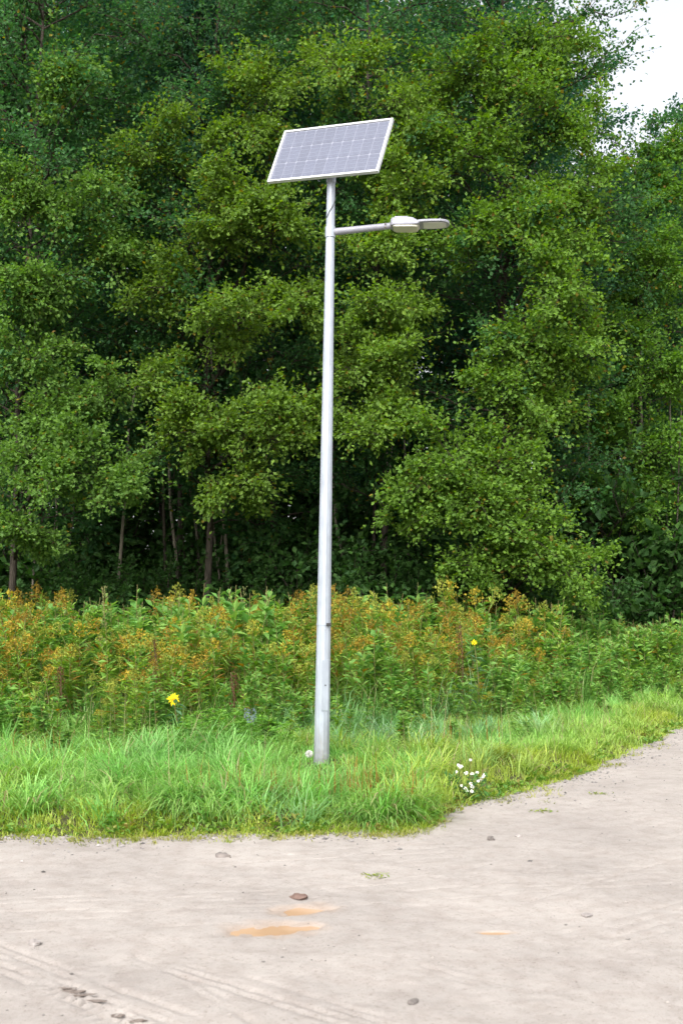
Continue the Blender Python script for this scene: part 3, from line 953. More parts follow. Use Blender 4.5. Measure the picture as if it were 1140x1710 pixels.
# reddish-brown dock and sorrel spikes in the grass before the pole
sm = MB()
for cx_, cy_, nn_, hh in ((-0.9, 9.0, 26, .30), (0.15, 9.1, 46, .32), (0.55, 9.0, 30, .30), (-0.35, 9.0, 22, .26), (1.15, 10.6, 16, .25), (1.3, 12.3, 26, .35), (-2.7, 10.6, 20, .35)):
    x = cx_ + rg.normal(0, 0.22, nn_); y = cy_ + rg.normal(0, 0.10, nn_)
    kk = edge_d(x, y) > 0.25; x, y = x[kk], y[kk]; nn_ = len(x)
    blades(sm, np.stack([x, y, ground_z(x, y)], 1), rg.uniform(0, 6.3, nn_), np.abs(rg.normal(0.05, 0.1, nn_)), hh * rg.uniform(0.7, 1.2, nn_), np.full(nn_, 0.008), green(rg, nn_, (0.22, 0.15, 0.035), (0.34, 0.17, 0.05)), 3, 0.25)
tag(sm.build('plantain_spikes', M['plume']), 'thin reddish brown seed spikes standing in the front grass', 'weeds', kind='stuff')

# ------------------------------------------------------------------ goldenrod bank
def goldenrod(seed, H, plume=1.0, hue=0.5, wide=1.0, pal=((0.110, 0.250, 0.034), (0.255, 0.375, 0.060))):
    rg = np.random.default_rng(seed)
    st, lf, pl_ = MB(), MB(), MB()
    nst = rg.integers(1, 4)
    for s_ in range(nst):
        h = H * rg.uniform(0.78, 1.05)
        az = rg.uniform(0, 6.28); ln = rg.uniform(0.03, 0.32) * h
        b0 = rg.normal(0, 0.06, 3) * [1, 1, 0]
        t = np.linspace(0, 1, 6)
        pts = b0 + np.stack([np.cos(az) * ln * t ** 1.6, np.sin(az) * ln * t ** 1.6, h * t - 0.04], 1)
        tube(st, pts, np.linspace(0.006, 0.003, 6), 4, None, False)
        n = int(62 * h)
        q = rg.uniform(0.10, 0.93, n)
        P = np.stack([np.interp(q, t, pts[:, c]) for c in range(3)], 1)
        a = rg.uniform(0, 6.28, n); el = rg.normal(0.35, 0.35, n)
        D = np.stack([np.cos(a) * np.cos(el), np.sin(a) * np.cos(el), np.sin(el)], 1)
        L = (0.075 + 0.075 * np.sin(q * 3.0)) * rg.uniform(0.7, 1.25, n)
        c = green(rg, n, *pal)
        low = (q < 0.3)
        c[low] = c[low] * [1.05, 0.8, 0.9]
        yl = rg.random(n) < (0.10 if wide < 1.5 else 0.02)
        c[yl] = green(rg, int(yl.sum()), (0.26, 0.20, 0.03), (0.30, 0.15, 0.03))
        leaves(lf, P, D, UP + rg.normal(0, .3, (n, 3)), L, L * rg.uniform(0.17, 0.27, n) * wide, c, 0.1)
        if plume <= 0 or (s_ > 0 and rg.random() < 0.35): continue
        # pyramid of arching flower branchlets, gone over from yellow to rust
        tp = pts[-1]; ph = h * 0.20 * plume
        tc_ = np.array([0.37, 0.305, 0.040]) * (1 - hue) + np.array([0.30, 0.195, 0.038]) * hue
        tc_ = tc_ * rg.uniform(0.8, 1.15)
        if rg.random() < 0.35: tc_ = np.array([0.25, 0.28, 0.05])
        nb = 10
        for j in range(nb):
            f = j / nb
            a = j * 2.4 + rg.normal(0, .3); bl = (0.105 * (1 - f) + 0.025) * plume * rg.uniform(.7, 1.3)
            m_ = 9
            qq = np.linspace(0.15, 1, m_)
            o_ = tp + np.array([0, 0, -ph * (1 - f) * 0.9 + 0.03])
            P = o_ + np.stack([np.cos(a) * bl * qq, np.sin(a) * bl * qq, bl * (0.55 * qq - 0.25 * qq ** 2)], 1) + rg.normal(0, 0.007, (m_, 3))
            leaves(pl_, P, rg.normal(0, 1, (m_, 3)) + UP * .8, rg.normal(0, 1, (m_, 3)), rg.uniform(.018, .034, m_), rg.uniform(.014, .026, m_), tc_ * rg.uniform(.65, 1.35, (m_, 1)))
    return st, lf, pl_


NV = 10
gforms = []
for i in range(NV):
    H_ = 1.0
    a_, b_, c_ = goldenrod(700 + i, H_, 1.0 if i < 7 else 0.0, [0.2, 0.8, 0.4, 0.6, 0.0, 0.3, 1.0, 0, 0, 0][i], 1.0 if i < 7 else 1.9, ((0.110, 0.250, 0.034), (0.255, 0.375, 0.060)) if i < 8 else ((0.090, 0.230, 0.045), (0.210, 0.355, 0.075)))
    gforms.append((a_, b_, c_, a_.mesh('stem', M['stem']), b_.mesh('foliage', M['herb']), c_.mesh('plume', M['plume']) if i < 7 else None))
rg = np.random.default_rng(210)
n = 4600
x = rg.uniform(-9, 10.5, n); y = rg.uniform(12.2, 23.4, n); y = np.where(x > 4.5, y + 2.2, y)
by = bank_y(x)
k = (y > by) & (np.abs(x) < 0.31 * y + 1.2) & (edge_d(x, y) > 0.6) & ((fbm(x, y, 0.95, 83, 2) > 0.34) | (x > 0.15 * y))
x, y, by = x[k], y[k], by[k]
xs_, n_ = rg.uniform(-5, 5.5, 170), 170
ys_ = bank_y(xs_) - rg.exponential(0.45, n_)
ks = edge_d(xs_, ys_) > 0.9
x, y, by = np.concatenate([x, xs_[ks]]), np.concatenate([y, ys_[ks]]), np.concatenate([by, bank_y(xs_[ks])])
# even the spacing out
order = rg.permutation(len(x)); taken = []
cell = {}
for i in order:
    key = (int(x[i] / 0.25), int(y[i] / 0.25))
    if key in cell: continue
    cell[key] = 1; taken.append(i)
x, y, by = x[taken], y[taken], by[taken]
dep = y - by
px = 570 + x / y * 1900
ht = np.clip(0.60 + 0.21 * dep, 0.34, 1.36) * np.interp(px, [0, 850, 1140], [1, 1, 0.96]) * rg.uniform(0.68, 1.30, len(x)) + np.where(dep > 0, 1.0, 0.2) * (fbm(x, y, 0.9, 80) - 0.5)
ht = np.where(dep > 0.4, np.maximum(ht, np.interp(px, [880, 980, 1200], [0, 1.0, 1.45]) * rg.uniform(.8, 1.12, len(x))), ht)
# right of the daisies the bank turns to green nettles without plumes
pgreen = np.clip((px - 820) / 200, 0.0, 0.9) + np.clip(0.9 - dep * 0.8, 0, 1.0)
pgreen = np.clip(pgreen + (fbm(x, y, 0.9, 81, 2) - 0.5) * 2.4 + 0.36, 0.08, 0.97)
noplume = rg.random(len(x)) < pgreen
vi = np.where(noplume, rg.integers(7, 10, len(x)), rg.integers(0, 7, len(x)))
# nearest 290 of each kind in view as single plants, the rest one mass
vis = (np.abs(x) < 0.30 * y)
score = np.where(vis, y - 1.2 * ht, 99)
near = set()
for fam in (vi < 7, vi >= 7):
    near |= set(np.argsort(np.where(fam, score, 999))[:290].tolist())
ma, mb_, mc = MB(), MB(), MB()
for i in range(len(x)):
    z = float(ground_z(x[i:i + 1], y[i:i + 1])[0]); rz = rg.uniform(0, 6.28); s_ = ht[i]
    a_, b_, c_, am, bm__, cm_ = gforms[vi[i]]
    if i in near:
        r_ = empty('goldenrod_plant' if cm_ else 'nettle_plant', (x[i], y[i], z), rz)
        r_.scale = (0.35 + 0.65 * s_, 0.35 + 0.65 * s_, s_)
        if cm_: tag(r_, 'leafy goldenrod plant with a rusty yellow plume in the bank behind the grass', 'plant', 'goldenrod plants in the bank')
        else: tag(r_, 'leafy green plant without a plume in the bank behind the grass', 'plant', 'plumeless green plants in the bank')
        link('stem', am, r_); link('foliage', bm__, r_)
        if cm_: link('plume', cm_, r_)['kind'] = 'stuff'
    else:
        c, s = math.cos(rz), math.sin(rz)
        Rz = np.array([[c, -s, 0], [s, c, 0], [0, 0, 1]]).T
        sc_ = np.array([0.35 + 0.65 * s_, 0.35 + 0.65 * s_, s_])
        tint = rg.uniform(.87, 1.13)
        for src, dst in ((a_, ma), (b_, mb_), (c_, mc)):
            if not src.v: continue
            V = np.concatenate(src.v) * sc_ @ Rz + [x[i], y[i], z]
            dst.add(V, np.concatenate(src.q), None, np.concatenate(src.c) * tint)
gr = tag(mb_.build('goldenrod_thicket', M['herb']), 'dense thicket of goldenrod filling the bank before the wood', 'thicket', kind='stuff')
o_ = ma.build('stems', M['stem'], gr); o_['kind'] = 'stuff'
o_ = mc.build('plumes', M['plume'], gr); o_['kind'] = 'stuff'

# tall grass mixed into the bank
bmx = MB()
n = 800
x = rg.uniform(-7.5, 8, n); y = rg.uniform(12.3, 20, n)
k = (y > bank_y(x) - 0.2) & (np.abs(x) < 0.31 * y + 1) & (edge_d(x, y) > 0.5)
x, y = x[k], y[k]
pal = green(rg, len(x), *G_DEEP)
bl = np.clip(np.exp(-(((x - 2.3) / 1.0) ** 2 + ((y - 14.6) / .8) ** 2)) * 1.1, 0, 1)[:, None]
pal = pal * (1 - bl) + green(rg, len(x), *G_BLUE) * bl
clumps(bmx, rg, x, y, 22, np.where(bl[:, 0] > .4, 0.85, 0.62) * rg.uniform(.7, 1.2, len(x)), 0.16, 0.09, pal, 0.009, 0.75)
tag(bmx.build('tall_grass', M['grass']), 'taller darker grass growing through the goldenrod bank', 'grass', kind='stuff')

# ------------------------------------------------------------------ single plants and flowers
def flower(name, parent, c, nrm, rad, npet, pcol, ccol, wid=0.4, seed=0):
    rg = np.random.default_rng(seed)
    nrm = unit(nrm); u = unit(np.cross(nrm, [0.3, 0.9, 0.1])); v = np.cross(nrm, u)
    mb = MB()
    a = np.arange(npet) / npet * 2 * math.pi + rg.normal(0, .1, npet)
    D = np.cos(a)[:, None] * u + np.sin(a)[:, None] * v + nrm * rg.normal(0.05, .15, (npet, 1))
    L = rad * rg.uniform(.8, 1.1, npet)
    leaves(mb, np.tile(c, (npet, 1)) + D * rad * .12, D, np.tile(nrm, (npet, 1)), L, L * wid, np.tile(pcol, (npet, 1)) * rg.uniform(.9, 1.1, (npet, 1)), 0.1)
    o = mb.build(name, M['petal'], parent)
    m2 = MB()
    k = 8; th = np.arange(k) / k * 2 * math.pi
    rings = []
    for rr, hh in ((1, 0), (.8, .45), (.35, .65)):
        rings.append(np.stack([c + nrm * rad * .3 * hh + (np.cos(t) * u + np.sin(t) * v) * rad * .28 * rr for t in th]))
    V = np.concatenate(rings); j = np.arange(k)
    Q = np.concatenate([np.stack([r * k + j, r * k + (j + 1) % k, (r + 1) * k + (j + 1) % k, (r + 1) * k + j], 1) for r in range(2)])
    V = np.concatenate([V, [c + nrm * rad * .2]])
    m2.add(V, Q, np.stack([2 * k + j, 2 * k + (j + 1) % k, np.full(k, 3 * k)], 1), ccol)
    m2.build('flower_disc', M['petal'], o)
    return o


def gz(x, y):
    return float(ground_z(np.array([x]), np.array([y]))[0])


def stalk(parent, p0, p1, r=0.004, mat='stem', name='stem'):
    mb = MB()
    t = np.linspace(0, 1, 6)[:, None]
    p0 = np.asarray(p0, float); p1 = np.asarray(p1, float)
    tube(mb, p0 + (p1 - p0) * t + np.array([0.03, 0, 0]) * np.sin(t * 3.1) * np.linalg.norm(p1 - p0), r, 5, None, False)
    return mb.build(name, M[mat], parent, True)


def tall_flower(label, px, py, Y, rad, npet, seed, cat='flower'):
    top_ = at(px, py, Y); x0, y0 = top_[0] + 0.05, Y + 0.06
    z0 = gz(x0, y0)
    r_ = tag(empty('sunflower', (x0, y0, z0)), label, cat, 'yellow flowers in the bank')
    h = top_ - np.array([x0, y0, z0])
    stalk(r_, (0, 0, -.03), h - np.array([0, 0, .01]), 0.006)
    flower('flower_head', r_, h, (-.12, -.85, .5), rad, npet, np.array([0.80, 0.60, 0.010]), np.array([0.62, 0.40, 0.01]), 0.42, seed)
    rg = np.random.default_rng(seed)
    mb = MB(); n = 22
    q = rg.uniform(.15, .93, n); a = rg.uniform(0, 6.28, n)
    D = np.stack([np.cos(a), np.sin(a), rg.normal(0.0, .35, n)], 1)
    L = rg.uniform(.09, .17, n)
    leaves(mb, h * q[:, None], D, UP + rg.normal(0, .25, (n, 3)), L, L * .36, green(rg, n, (.06, .15, .06), (.13, .24, .12)))
    mb.build('foliage', M['herb'], r_)


tall_flower('single big yellow flower head low in the bank left of the pole', 290, 1167, 12.35, 0.070, 12, 5)
tall_flower('small yellow flower high in the bank right of the pole', 791, 1073, 14.6, 0.042, 9, 6)

# white daisies at the road corner
c0 = on_ground(778, 1330, 0.06)
r_ = tag(empty('daisy_clump', (c0[0], c0[1] + 0.15, gz(c0[0], c0[1] + 0.15))), 'clump of small white daisies at the grass corner by the road', 'flowers')
org = np.array(r_.location)
rg = np.random.default_rng(220)
fol = MB(); n = 150
P = rg.normal(0, 1, (n, 3)) * [.10, .07, 0] + [0, 0, 0] + np.stack([np.zeros(n), np.zeros(n), rg.uniform(0.0, .2, n)], 1)
leaves(fol, P, rg.normal(0, .7, (n, 3)) + UP * .6, UP + rg.normal(0, .5, (n, 3)), rg.uniform(.04, .09, n), rg.uniform(.012, .03, n), green(rg, n, (.05, .14, .03), (.10, .21, .05)))
fol.build('foliage', M['herb'], r_)
for i, (px, py) in enumerate([(785, 1269), (769, 1280), (778, 1291), (788, 1292), (796, 1290), (761, 1289), (806, 1297), (803, 1301), (798, 1304), (770, 1312), (776, 1316), (786, 1309), (788, 1314), (779, 1320), (787, 1321), (765, 1278), (809, 1294)]):
    yy = org[1] - 0.12 + (1321 - py) * 0.006 + rg.uniform(-.02, .02)
    p = at(px, py, yy) - org
    stalk(r_, (p[0] * .4, p[1] * .4, 0), p, 0.0022)
    flower('flower_head', r_, p, (rg.normal(0, .25), -.6, .7), rg.uniform(.015, .021), 11, np.array([.82, .82, .80]), np.array([.62, .42, .02]), .45, 40 + i)

# a pale round seed head beside the foot of the pole
p = at(516, 1259, 10.75); z0 = gz(p[0], 10.75)
r_ = tag(empty('dandelion', (p[0], 10.75, z0)), 'white round seed head on a thin stem left of the pole foot', 'flower')
h = p - np.array([p[0], 10.75, z0])
stalk(r_, (0.01, 0.02, -.02), h, 0.003)
mb = MB(); rg = np.random.default_rng(9)
n = 170; D = unit(rg.normal(0, 1, (n, 3)))
leaves(mb, h + D * 0.006, D, rg.normal(0, 1, (n, 3)), 0.034, 0.010, np.array([.74, .73, .70]))
mb.build('seed_head', M['petal'], r_)

# rusty tuft of old grass on the right verge
c0 = on_ground(835, 1278, 0.08)
r_ = tag(empty('grass_tussock', (c0[0], c0[1], gz(c0[0], c0[1]))), 'rounded tussock of grass with a rusty brown heart on the right verge', 'grass tuft')
mb = MB(); n = 260; a = rg.uniform(0, 6.28, n); q = np.abs(rg.normal(0, .05, n))
blades(mb, np.stack([np.cos(a) * q, np.sin(a) * q, np.zeros(n)], 1), a, rg.uniform(.1, .8, n), rg.uniform(.14, .27, n), np.full(n, .007), green(rg, n, (.15, .22, .02), (.26, .30, .04)), 3, .9)
mb.build('blades', M['grass'], r_)
mb = MB(); n = 130; a = rg.uniform(0, 6.28, n); q = np.abs(rg.normal(0, .06, n))
blades(mb, np.stack([np.cos(a) * q, np.sin(a) * q - .03, np.zeros(n)], 1), a, rg.uniform(.2, .9, n), rg.uniform(.07, .16, n), np.full(n, .007), green(rg, n, (.17, .085, .025), (.26, .14, .05)), 2, .9)
mb.build('dead_blades', M['plume'], r_)

# leafy lupin-like mound with bluish spikes, left of the pole
for (px, py, Yl, sc_, lab, sd) in ((360, 1245, 11.75, 1.0, 'bright green leafy mound with faint bluish spikes left of the pole', 31), (430, 1240, 11.9, .8, 'smaller leafy green mound between the bluish spiked one and the pole', 32)):
    p = at(px, py, Yl)
    r_ = tag(empty('lupin_plant', (p[0], Yl, gz(p[0], Yl))), lab, 'plant', 'leafy mounds in the grass')
    rg = np.random.default_rng(sd)
    mb = MB()
    for i in range(int(150 * sc_)):
        q = rg.normal(0, 1, 3) * [.30, .18, 0] * sc_
        q[2] = sc_ * rg.uniform(.12, .46) * math.exp(-(q[0] ** 2 + q[1] ** 2) * 3)
        m_ = 7; a = np.arange(m_) / m_ * 6.28 + rg.random()
        D = np.stack([np.cos(a), np.sin(a), np.full(m_, .25)], 1) + rg.normal(0, .15, (m_, 3))
        leaves(mb, np.tile(q, (m_, 1)), D, UP + rg.normal(0, .2, (m_, 3)), rg.uniform(.045, .075, m_), .022, green(rg, m_, (.10, .25, .03), (.17, .34, .05)))
    mb.build('foliage', M['herb'], r_)
    for i in range(3 if sd == 31 else 1):
        q = np.array([rg.uniform(-.3, .45), rg.uniform(-.2, .1), .32]) * sc_
        mb = MB(); n = 34
        P = q + np.stack([rg.normal(0, .012, n), rg.normal(0, .012, n), rg.uniform(0, .13, n)], 1)
        leaves(mb, P, rg.normal(0, 1, (n, 3)), rg.normal(0, 1, (n, 3)), .018, .014, green(rg, n, (.17, .21, .27), (.24, .28, .33)))
        mb.build('flower_spike', M['petal'], r_)

# dead brown stalks standing in the bank
for i, (px, py, Yl, hh, lab) in enumerate([
    (258, 1085, 13.6, 1.05, 'branched dead brown stalk in the left part of the bank'),
    (392, 1150, 12.9, .75, 'dark brown dead stalk in the bank above the leafy mound'),
    (766, 1040, 15.6, 1.25, 'dead brown stalk sticking out of the bank above the small yellow flower'),
    (100, 1130, 13.1, .8, 'low dead brown stalk at the left of the bank'),
    (176, 985, 17.2, 1.75, 'tall pale stalk rising above the bank at the left'),
    (408, 975, 17.6, 1.75, 'thin tall stalk rising above the bank left of the pole'),
]):
    p = at(px, py, Yl); z0 = gz(p[0], Yl)
    r_ = tag(empty('dry_stalk', (p[0], Yl, z0)), lab, 'dry stalk', 'dead stalks in the bank')
    rg = np.random.default_rng(900 + i)
    mt = 'dry' if i < 4 else 'stem'
    stalk(r_, (0, 0, -.03), (rg.normal(0, .05), 0, hh), .007, mt)
    mb = MB()
    n = 160
    q = rg.uniform(.45, 1.0, n)
    br = rg.integers(0, 8, n); ba = br * 2.4; bl = (1.05 - q) * .30
    P = np.stack([np.cos(ba) * bl * rg.random(n), np.sin(ba) * bl * .6, hh * q], 1) + rg.normal(0, .012, (n, 3))
    c = green(rg, n, (.06, .032, .016), (.15, .085, .04)) if i < 4 else green(rg, n, (.16, .19, .06), (.26, .26, .12))
    leaves(mb, P, rg.normal(0, .6, (n, 3)) + UP, rg.normal(0, 1, (n, 3)), rg.uniform(.02, .05, n), .016, c)
    mb.build('seed_husks', M['plume'], r_)['kind'] = 'stuff'

# tiny weeds in the sand
for i, (px, py, lab) in enumerate([(628, 1461, 'tiny green weed sprouting alone in the sand right of the pole line'), (905, 1352, 'small low weed in the gravel right of the daisies'), (1000, 1322, 'low weed in the gravel close to the right frame edge')]):
    p = on_ground(px, py)
    z = float(road_z(np.array([p[0]]), np.array([p[1]]))[0])
    r_ = tag(empty('weed', (p[0], p[1], z)), lab, 'weed', 'weeds in the sand')
    rg = np.random.default_rng(950 + i); mb = MB(); n = 34
    a = rg.uniform(0, 6.28, n)
    D = np.stack([np.cos(a), np.sin(a), rg.uniform(.1, .8, n)], 1)
    leaves(mb, rg.normal(0, 1, (n, 3)) * [.05, .035, .003], D, UP + rg.normal(0, .3, (n, 3)), rg.uniform(.02, .045, n), .012, green(rg, n, (.14, .22, .04), (.26, .28, .06)))
    mb.build('leaf', M['herb'], r_)['kind'] = 'stuff'

# ------------------------------------------------------------------ the solar street lamp
def steel_mat(name, c, rough=0.5, metal=0.0, spec=0.5):
    mt = noise_mat(name, [(0.35, tuple(v * 0.80 for v in c)), (0.65, c)], 14, 8, rough, 0.08, 60, 0.002, spec, metal, (1, 1, 0.35))
    return mt


M['galv'] = steel_mat('galvanised_steel', (0.37, 0.405, 0.46), 0.42, 0.2)
M['paint'] = steel_mat('grey_enamel', (0.26, 0.26, 0.30), 0.45)
M['alu'] = steel_mat('anodised_aluminium', (0.55, 0.56, 0.57), 0.4, 0.2)
M['rubber'] = noise_mat('black_rubber', [(0.3, (0.02, 0.02, 0.02)), (0.7, (0.05, 0.05, 0.05))], 20, 3, 0.6, 0)
M['lens'] = noise_mat('milky_lens', [(0.3, (0.42, 0.41, 0.33)), (0.7, (0.48, 0.47, 0.38))], 6, 3, 0.3, 0)
M['led'] = noise_mat('led_cover', [(0.3, (0.50, 0.50, 0.48)), (0.7, (0.58, 0.58, 0.55))], 6, 3, 0.25, 0)
M['backsheet'] = noise_mat('backsheet', [(0.3, (0.20, 0.21, 0.26)), (0.7, (0.23, 0.24, 0.29))], 10, 3, 0.5, 0)

m, n, l, b, o = new_mat('solar_cell')
tc = n.new('ShaderNodeTexCoord')
vo = n.new('ShaderNodeTexVoronoi'); vo.inputs['Scale'].default_value = 55
l.new(tc.outputs['Object'], vo.inputs['Vector'])
oi = n.new('ShaderNodeObjectInfo')
cr = n.new('ShaderNodeValToRGB')
cr.color_ramp.elements[0].color = (0.072, 0.080, 0.118, 1); cr.color_ramp.elements[1].color = (0.098, 0.108, 0.152, 1)
sx = n.new('ShaderNodeSeparateColor'); l.new(vo.outputs['Color'], sx.inputs[0]); l.new(sx.outputs[0], cr.inputs[0])
hv = n.new('ShaderNodeHueSaturation'); mr = n.new('ShaderNodeMapRange'); mr.inputs[3].default_value = 0.85; mr.inputs[4].default_value = 1.15
l.new(oi.outputs['Random'], mr.inputs[0]); l.new(mr.outputs[0], hv.inputs['Value']); mr.inputs[3].default_value = 0.93; mr.inputs[4].default_value = 1.07; l.new(cr.outputs[0], hv.inputs['Color'])
l.new(hv.outputs[0], b.inputs['Base Color'])
b.inputs['Roughness'].default_value = 0.45; b.inputs['Specular IOR Level'].default_value = 0.4
b.inputs['Coat Weight'].default_value = 0.6; b.inputs['Coat Roughness'].default_value = 0.16
M['cell'] = m


def box(mb, c, s, mat=None):
    """axis box, optional 3x3 basis in mat (columns)"""
    V = np.array([[x, y, z] for x in (-.5, .5) for y in (-.5, .5) for z in (-.5, .5)]) * np.asarray(s)
    if mat is not None: V = V @ np.asarray(mat).T
    V = V + np.asarray(c)
    mb.add(V, [[0, 1, 3, 2], [4, 6, 7, 5], [0, 4, 5, 1], [2, 3, 7, 6], [0, 2, 6, 4], [1, 5, 7, 3]])


def loft(mb, rings, cap=True):
    """closed section rings, all with the same number of points"""
    k = len(rings[0]); n_ = len(rings)
    V = np.concatenate([np.asarray(r, float) for r in rings])
    i = np.arange(n_ - 1)[:, None] * k; j = np.arange(k)[None]; j2 = (j + 1) % k
    Q = np.stack([i + j, i + j2, i + k + j2, i + k + j], -1).reshape(-1, 4)
    T = []
    if cap:
        c0, c1 = V[:k].mean(0), V[-k:].mean(0)
        V = np.concatenate([V, [c0, c1]])
        q = np.arange(k)
        T = np.concatenate([np.stack([np.full(k, n_ * k), (q + 1) % k, q], 1), np.stack([np.full(k, n_ * k + 1), (n_ - 1) * k + q, (n_ - 1) * k + (q + 1) % k], 1)])
    mb.add(V, Q, T)


def bevel(o, wd=0.004, seg=2):
    md = o.modifiers.new('bevel', 'BEVEL'); md.width = wd; md.segments = seg; md.limit_method = 'ANGLE'; md.angle_limit = R(40)
    return o


LX, LY = -0.19, 11.0
base_z = float(ground_z(np.array([LX]), np.array([LY]))[0])
lamp = tag(empty('solar_street_lamp', (LX, LY, base_z)), 'pale grey metal street lamp with solar panel on top and arm to the right', 'street lamp')
top = np.array([-0.101, LY, 5.93]) - np.array([LX, LY, base_z])       # the pole leans slightly to the right
axis = unit(top)


def on_pole(zw):
    return top * ((zw - base_z) / top[2])


def prad(zw):
    return 0.076 + (0.040 - 0.076) * (zw - base_z) / top[2]


mb = MB()
hs_ = np.linspace(-0.25, top[2], 24)
k = 12
a = np.arange(k) / k * 2 * math.pi + 0.2
rings = []
for h in hs_:
    r = 0.076 + (0.040 - 0.076) * h / top[2]
    rings.append(np.stack([top[0] * h / top[2] + r * np.cos(a), r * np.sin(a), np.full(k, h)], 1))
loft(mb, rings)
pole = mb.build('pole', M['galv'], lamp)
# splashed soil and rust bloom low on the shaft
nd = M['galv'].node_tree.nodes; lk = M['galv'].node_tree.links
bs = nd['Principled BSDF']; src = bs.inputs['Base Color'].links[0].from_socket
tcn = nd.new('ShaderNodeTexCoord'); sxz = nd.new('ShaderNodeSeparateXYZ'); lk.new(tcn.outputs['Object'], sxz.inputs[0])
nzd = nd.new('ShaderNodeTexNoise'); nzd.inputs['Scale'].default_value = 16; nzd.inputs['Detail'].default_value = 6; lk.new(tcn.outputs['Object'], nzd.inputs['Vector'])
mrd = nd.new('ShaderNodeMapRange'); mrd.inputs[1].default_value = 0.42; mrd.inputs[2].default_value = 0.0; lk.new(sxz.outputs['Z'], mrd.inputs[0])
mld = nd.new('ShaderNodeMath'); mld.operation = 'MULTIPLY'; lk.new(mrd.outputs[0], mld.inputs[0]); lk.new(nzd.outputs['Fac'], mld.inputs[1])
mxd = nd.new('ShaderNodeMix'); mxd.data_type = 'RGBA'; lk.new(mld.outputs[0], mxd.inputs[0]); lk.new(src, mxd.inputs[6]); mxd.inputs[7].default_value = (0.16, 0.13, 0.10, 1)
lk.new(mxd.outputs[2], bs.inputs['Base Color'])
# service door: a slim proud plate low on the pole, with its lock
mb = MB()
fa = -math.pi / 2 + 0.35
dv = np.array([math.cos(fa), math.sin(fa), 0]); sd_ = np.array([-dv[1], dv[0], 0])
pz = np.linspace(0.62, 1.10, 5)
rings = []
for h in pz:
    r = prad(h)
    c = on_pole(h)
    ww = 0.034
    rings.append([c + dv * (r * 0.93) - sd_ * ww, c + dv * (r + 0.003) - sd_ * ww * .96, c + dv * (r + 0.003) + sd_ * ww * .96, c + dv * (r * 0.93) + sd_ * ww])
loft(mb, rings)
door = bevel(mb.build('service_door', M['galv'], pole), 0.002)
mb = MB(); tube(mb, [on_pole(0.86) + dv * prad(0.86), on_pole(0.86) + dv * (prad(0.86) + 0.006)], 0.007, 10)
mb.build('door_lock', M['rubber'], pole)
# clip of a band at breast height
zc = 1.60 - 0.165
mb = MB()
c = on_pole(zc)
rr = prad(zc) + 0.004
rings = []
for zz in (-0.009, 0.009):
    rings.append(np.stack([c[0] + rr * np.cos(a), c[1] + rr * np.sin(a), np.full(k, c[2] + zz)], 1))
loft(mb, rings)
mb.build('band', M['galv'], pole)
mb = MB(); box(mb, c + np.array([0.048, -0.062, 0.0]), (0.045, 0.022, 0.030))
bevel(mb.build('band_buckle', M['rubber'], pole), 0.003)
# cable slung round the pole below the panel
mb = MB()
t_ = np.linspace(-0.6, 1.6, 24) * math.pi / 1.0
zz = np.linspace(5.44, 5.72, 24)
cab = np.array([on_pole(z_) + (prad(z_) + 0.004) * np.array([math.cos(q - math.pi * .5), math.sin(q - math.pi * .5), 0]) for z_, q in zip(zz, t_ * 0.5)])
tube(mb, cab, 0.004, 6)
mb.build('cable', M['rubber'], pole, True)

# ---- arm
a0 = on_pole(5.30); ad = unit([0.985, -0.10, 0.075]); al = 0.74
mb = MB()
pts = [a0 + ad * t for t in np.linspace(0.0, al, 10)]
tube(mb, pts, np.linspace(0.036, 0.030, 10), 16)
arm = mb.build('arm', M['paint'], lamp, True)
mb = MB()
rings = []
for zz in (-0.055, 0.055):
    r_ = prad(5.30) + 0.007
    rings.append(np.stack([a0[0] + r_ * np.cos(a), a0[1] + r_ * np.sin(a), np.full(k, a0[2] + zz)], 1))
loft(mb, rings)
bevel(mb.build('collar', M['galv'], arm), 0.003)
for t, q in ((0.545, 1), (0.60, 1), (0.545, -1), (0.60, -1)):
    mb = MB()
    p = a0 + ad * t + np.array([0, -0.028, -0.016 * q])
    tube(mb, [p, p + np.array([0, -0.016, 0])], 0.009, 6)
    mb.build('bolt', M['stone_dark'], arm)

# ---- luminaire, in its own frame: X along the arm, Y across, Z up
ax = unit([0.985, -0.13, -0.035]); ay = unit(np.cross([0, 0, 1], ax)); az_ = np.cross(ax, ay)
# the head is rolled a little so that its lit underside turns to the road
rl = R(-6)
ay2 = ay * math.cos(rl) + az_ * math.sin(rl); az2 = np.cross(ax, ay2)
B = np.stack([ax, ay2, az2], 1)
o0 = a0 + ad * 0.60


def loc(P):
    return o0 + (np.asarray(P, float) * [0.87, 0.72, 0.72]) @ B.T


def rrect(x, w0, z0, z1, taper=0.85):
    """section across the head at x: flat bottom, narrower rounded top"""
    h = w0 / 2
    zc_ = z0 + (z1 - z0) * 0.55
    return loc([[x, -h * .96, z0], [x, -h, z0 + (z1 - z0) * .18], [x, -h, zc_], [x, -h * taper, z1 - (z1 - z0) * .06], [x, -h * taper * .8, z1], [x, h * taper * .8, z1], [x, h * taper, z1 - (z1 - z0) * .06], [x, h, zc_], [x, h, z0 + (z1 - z0) * .18], [x, h * .96, z0]])


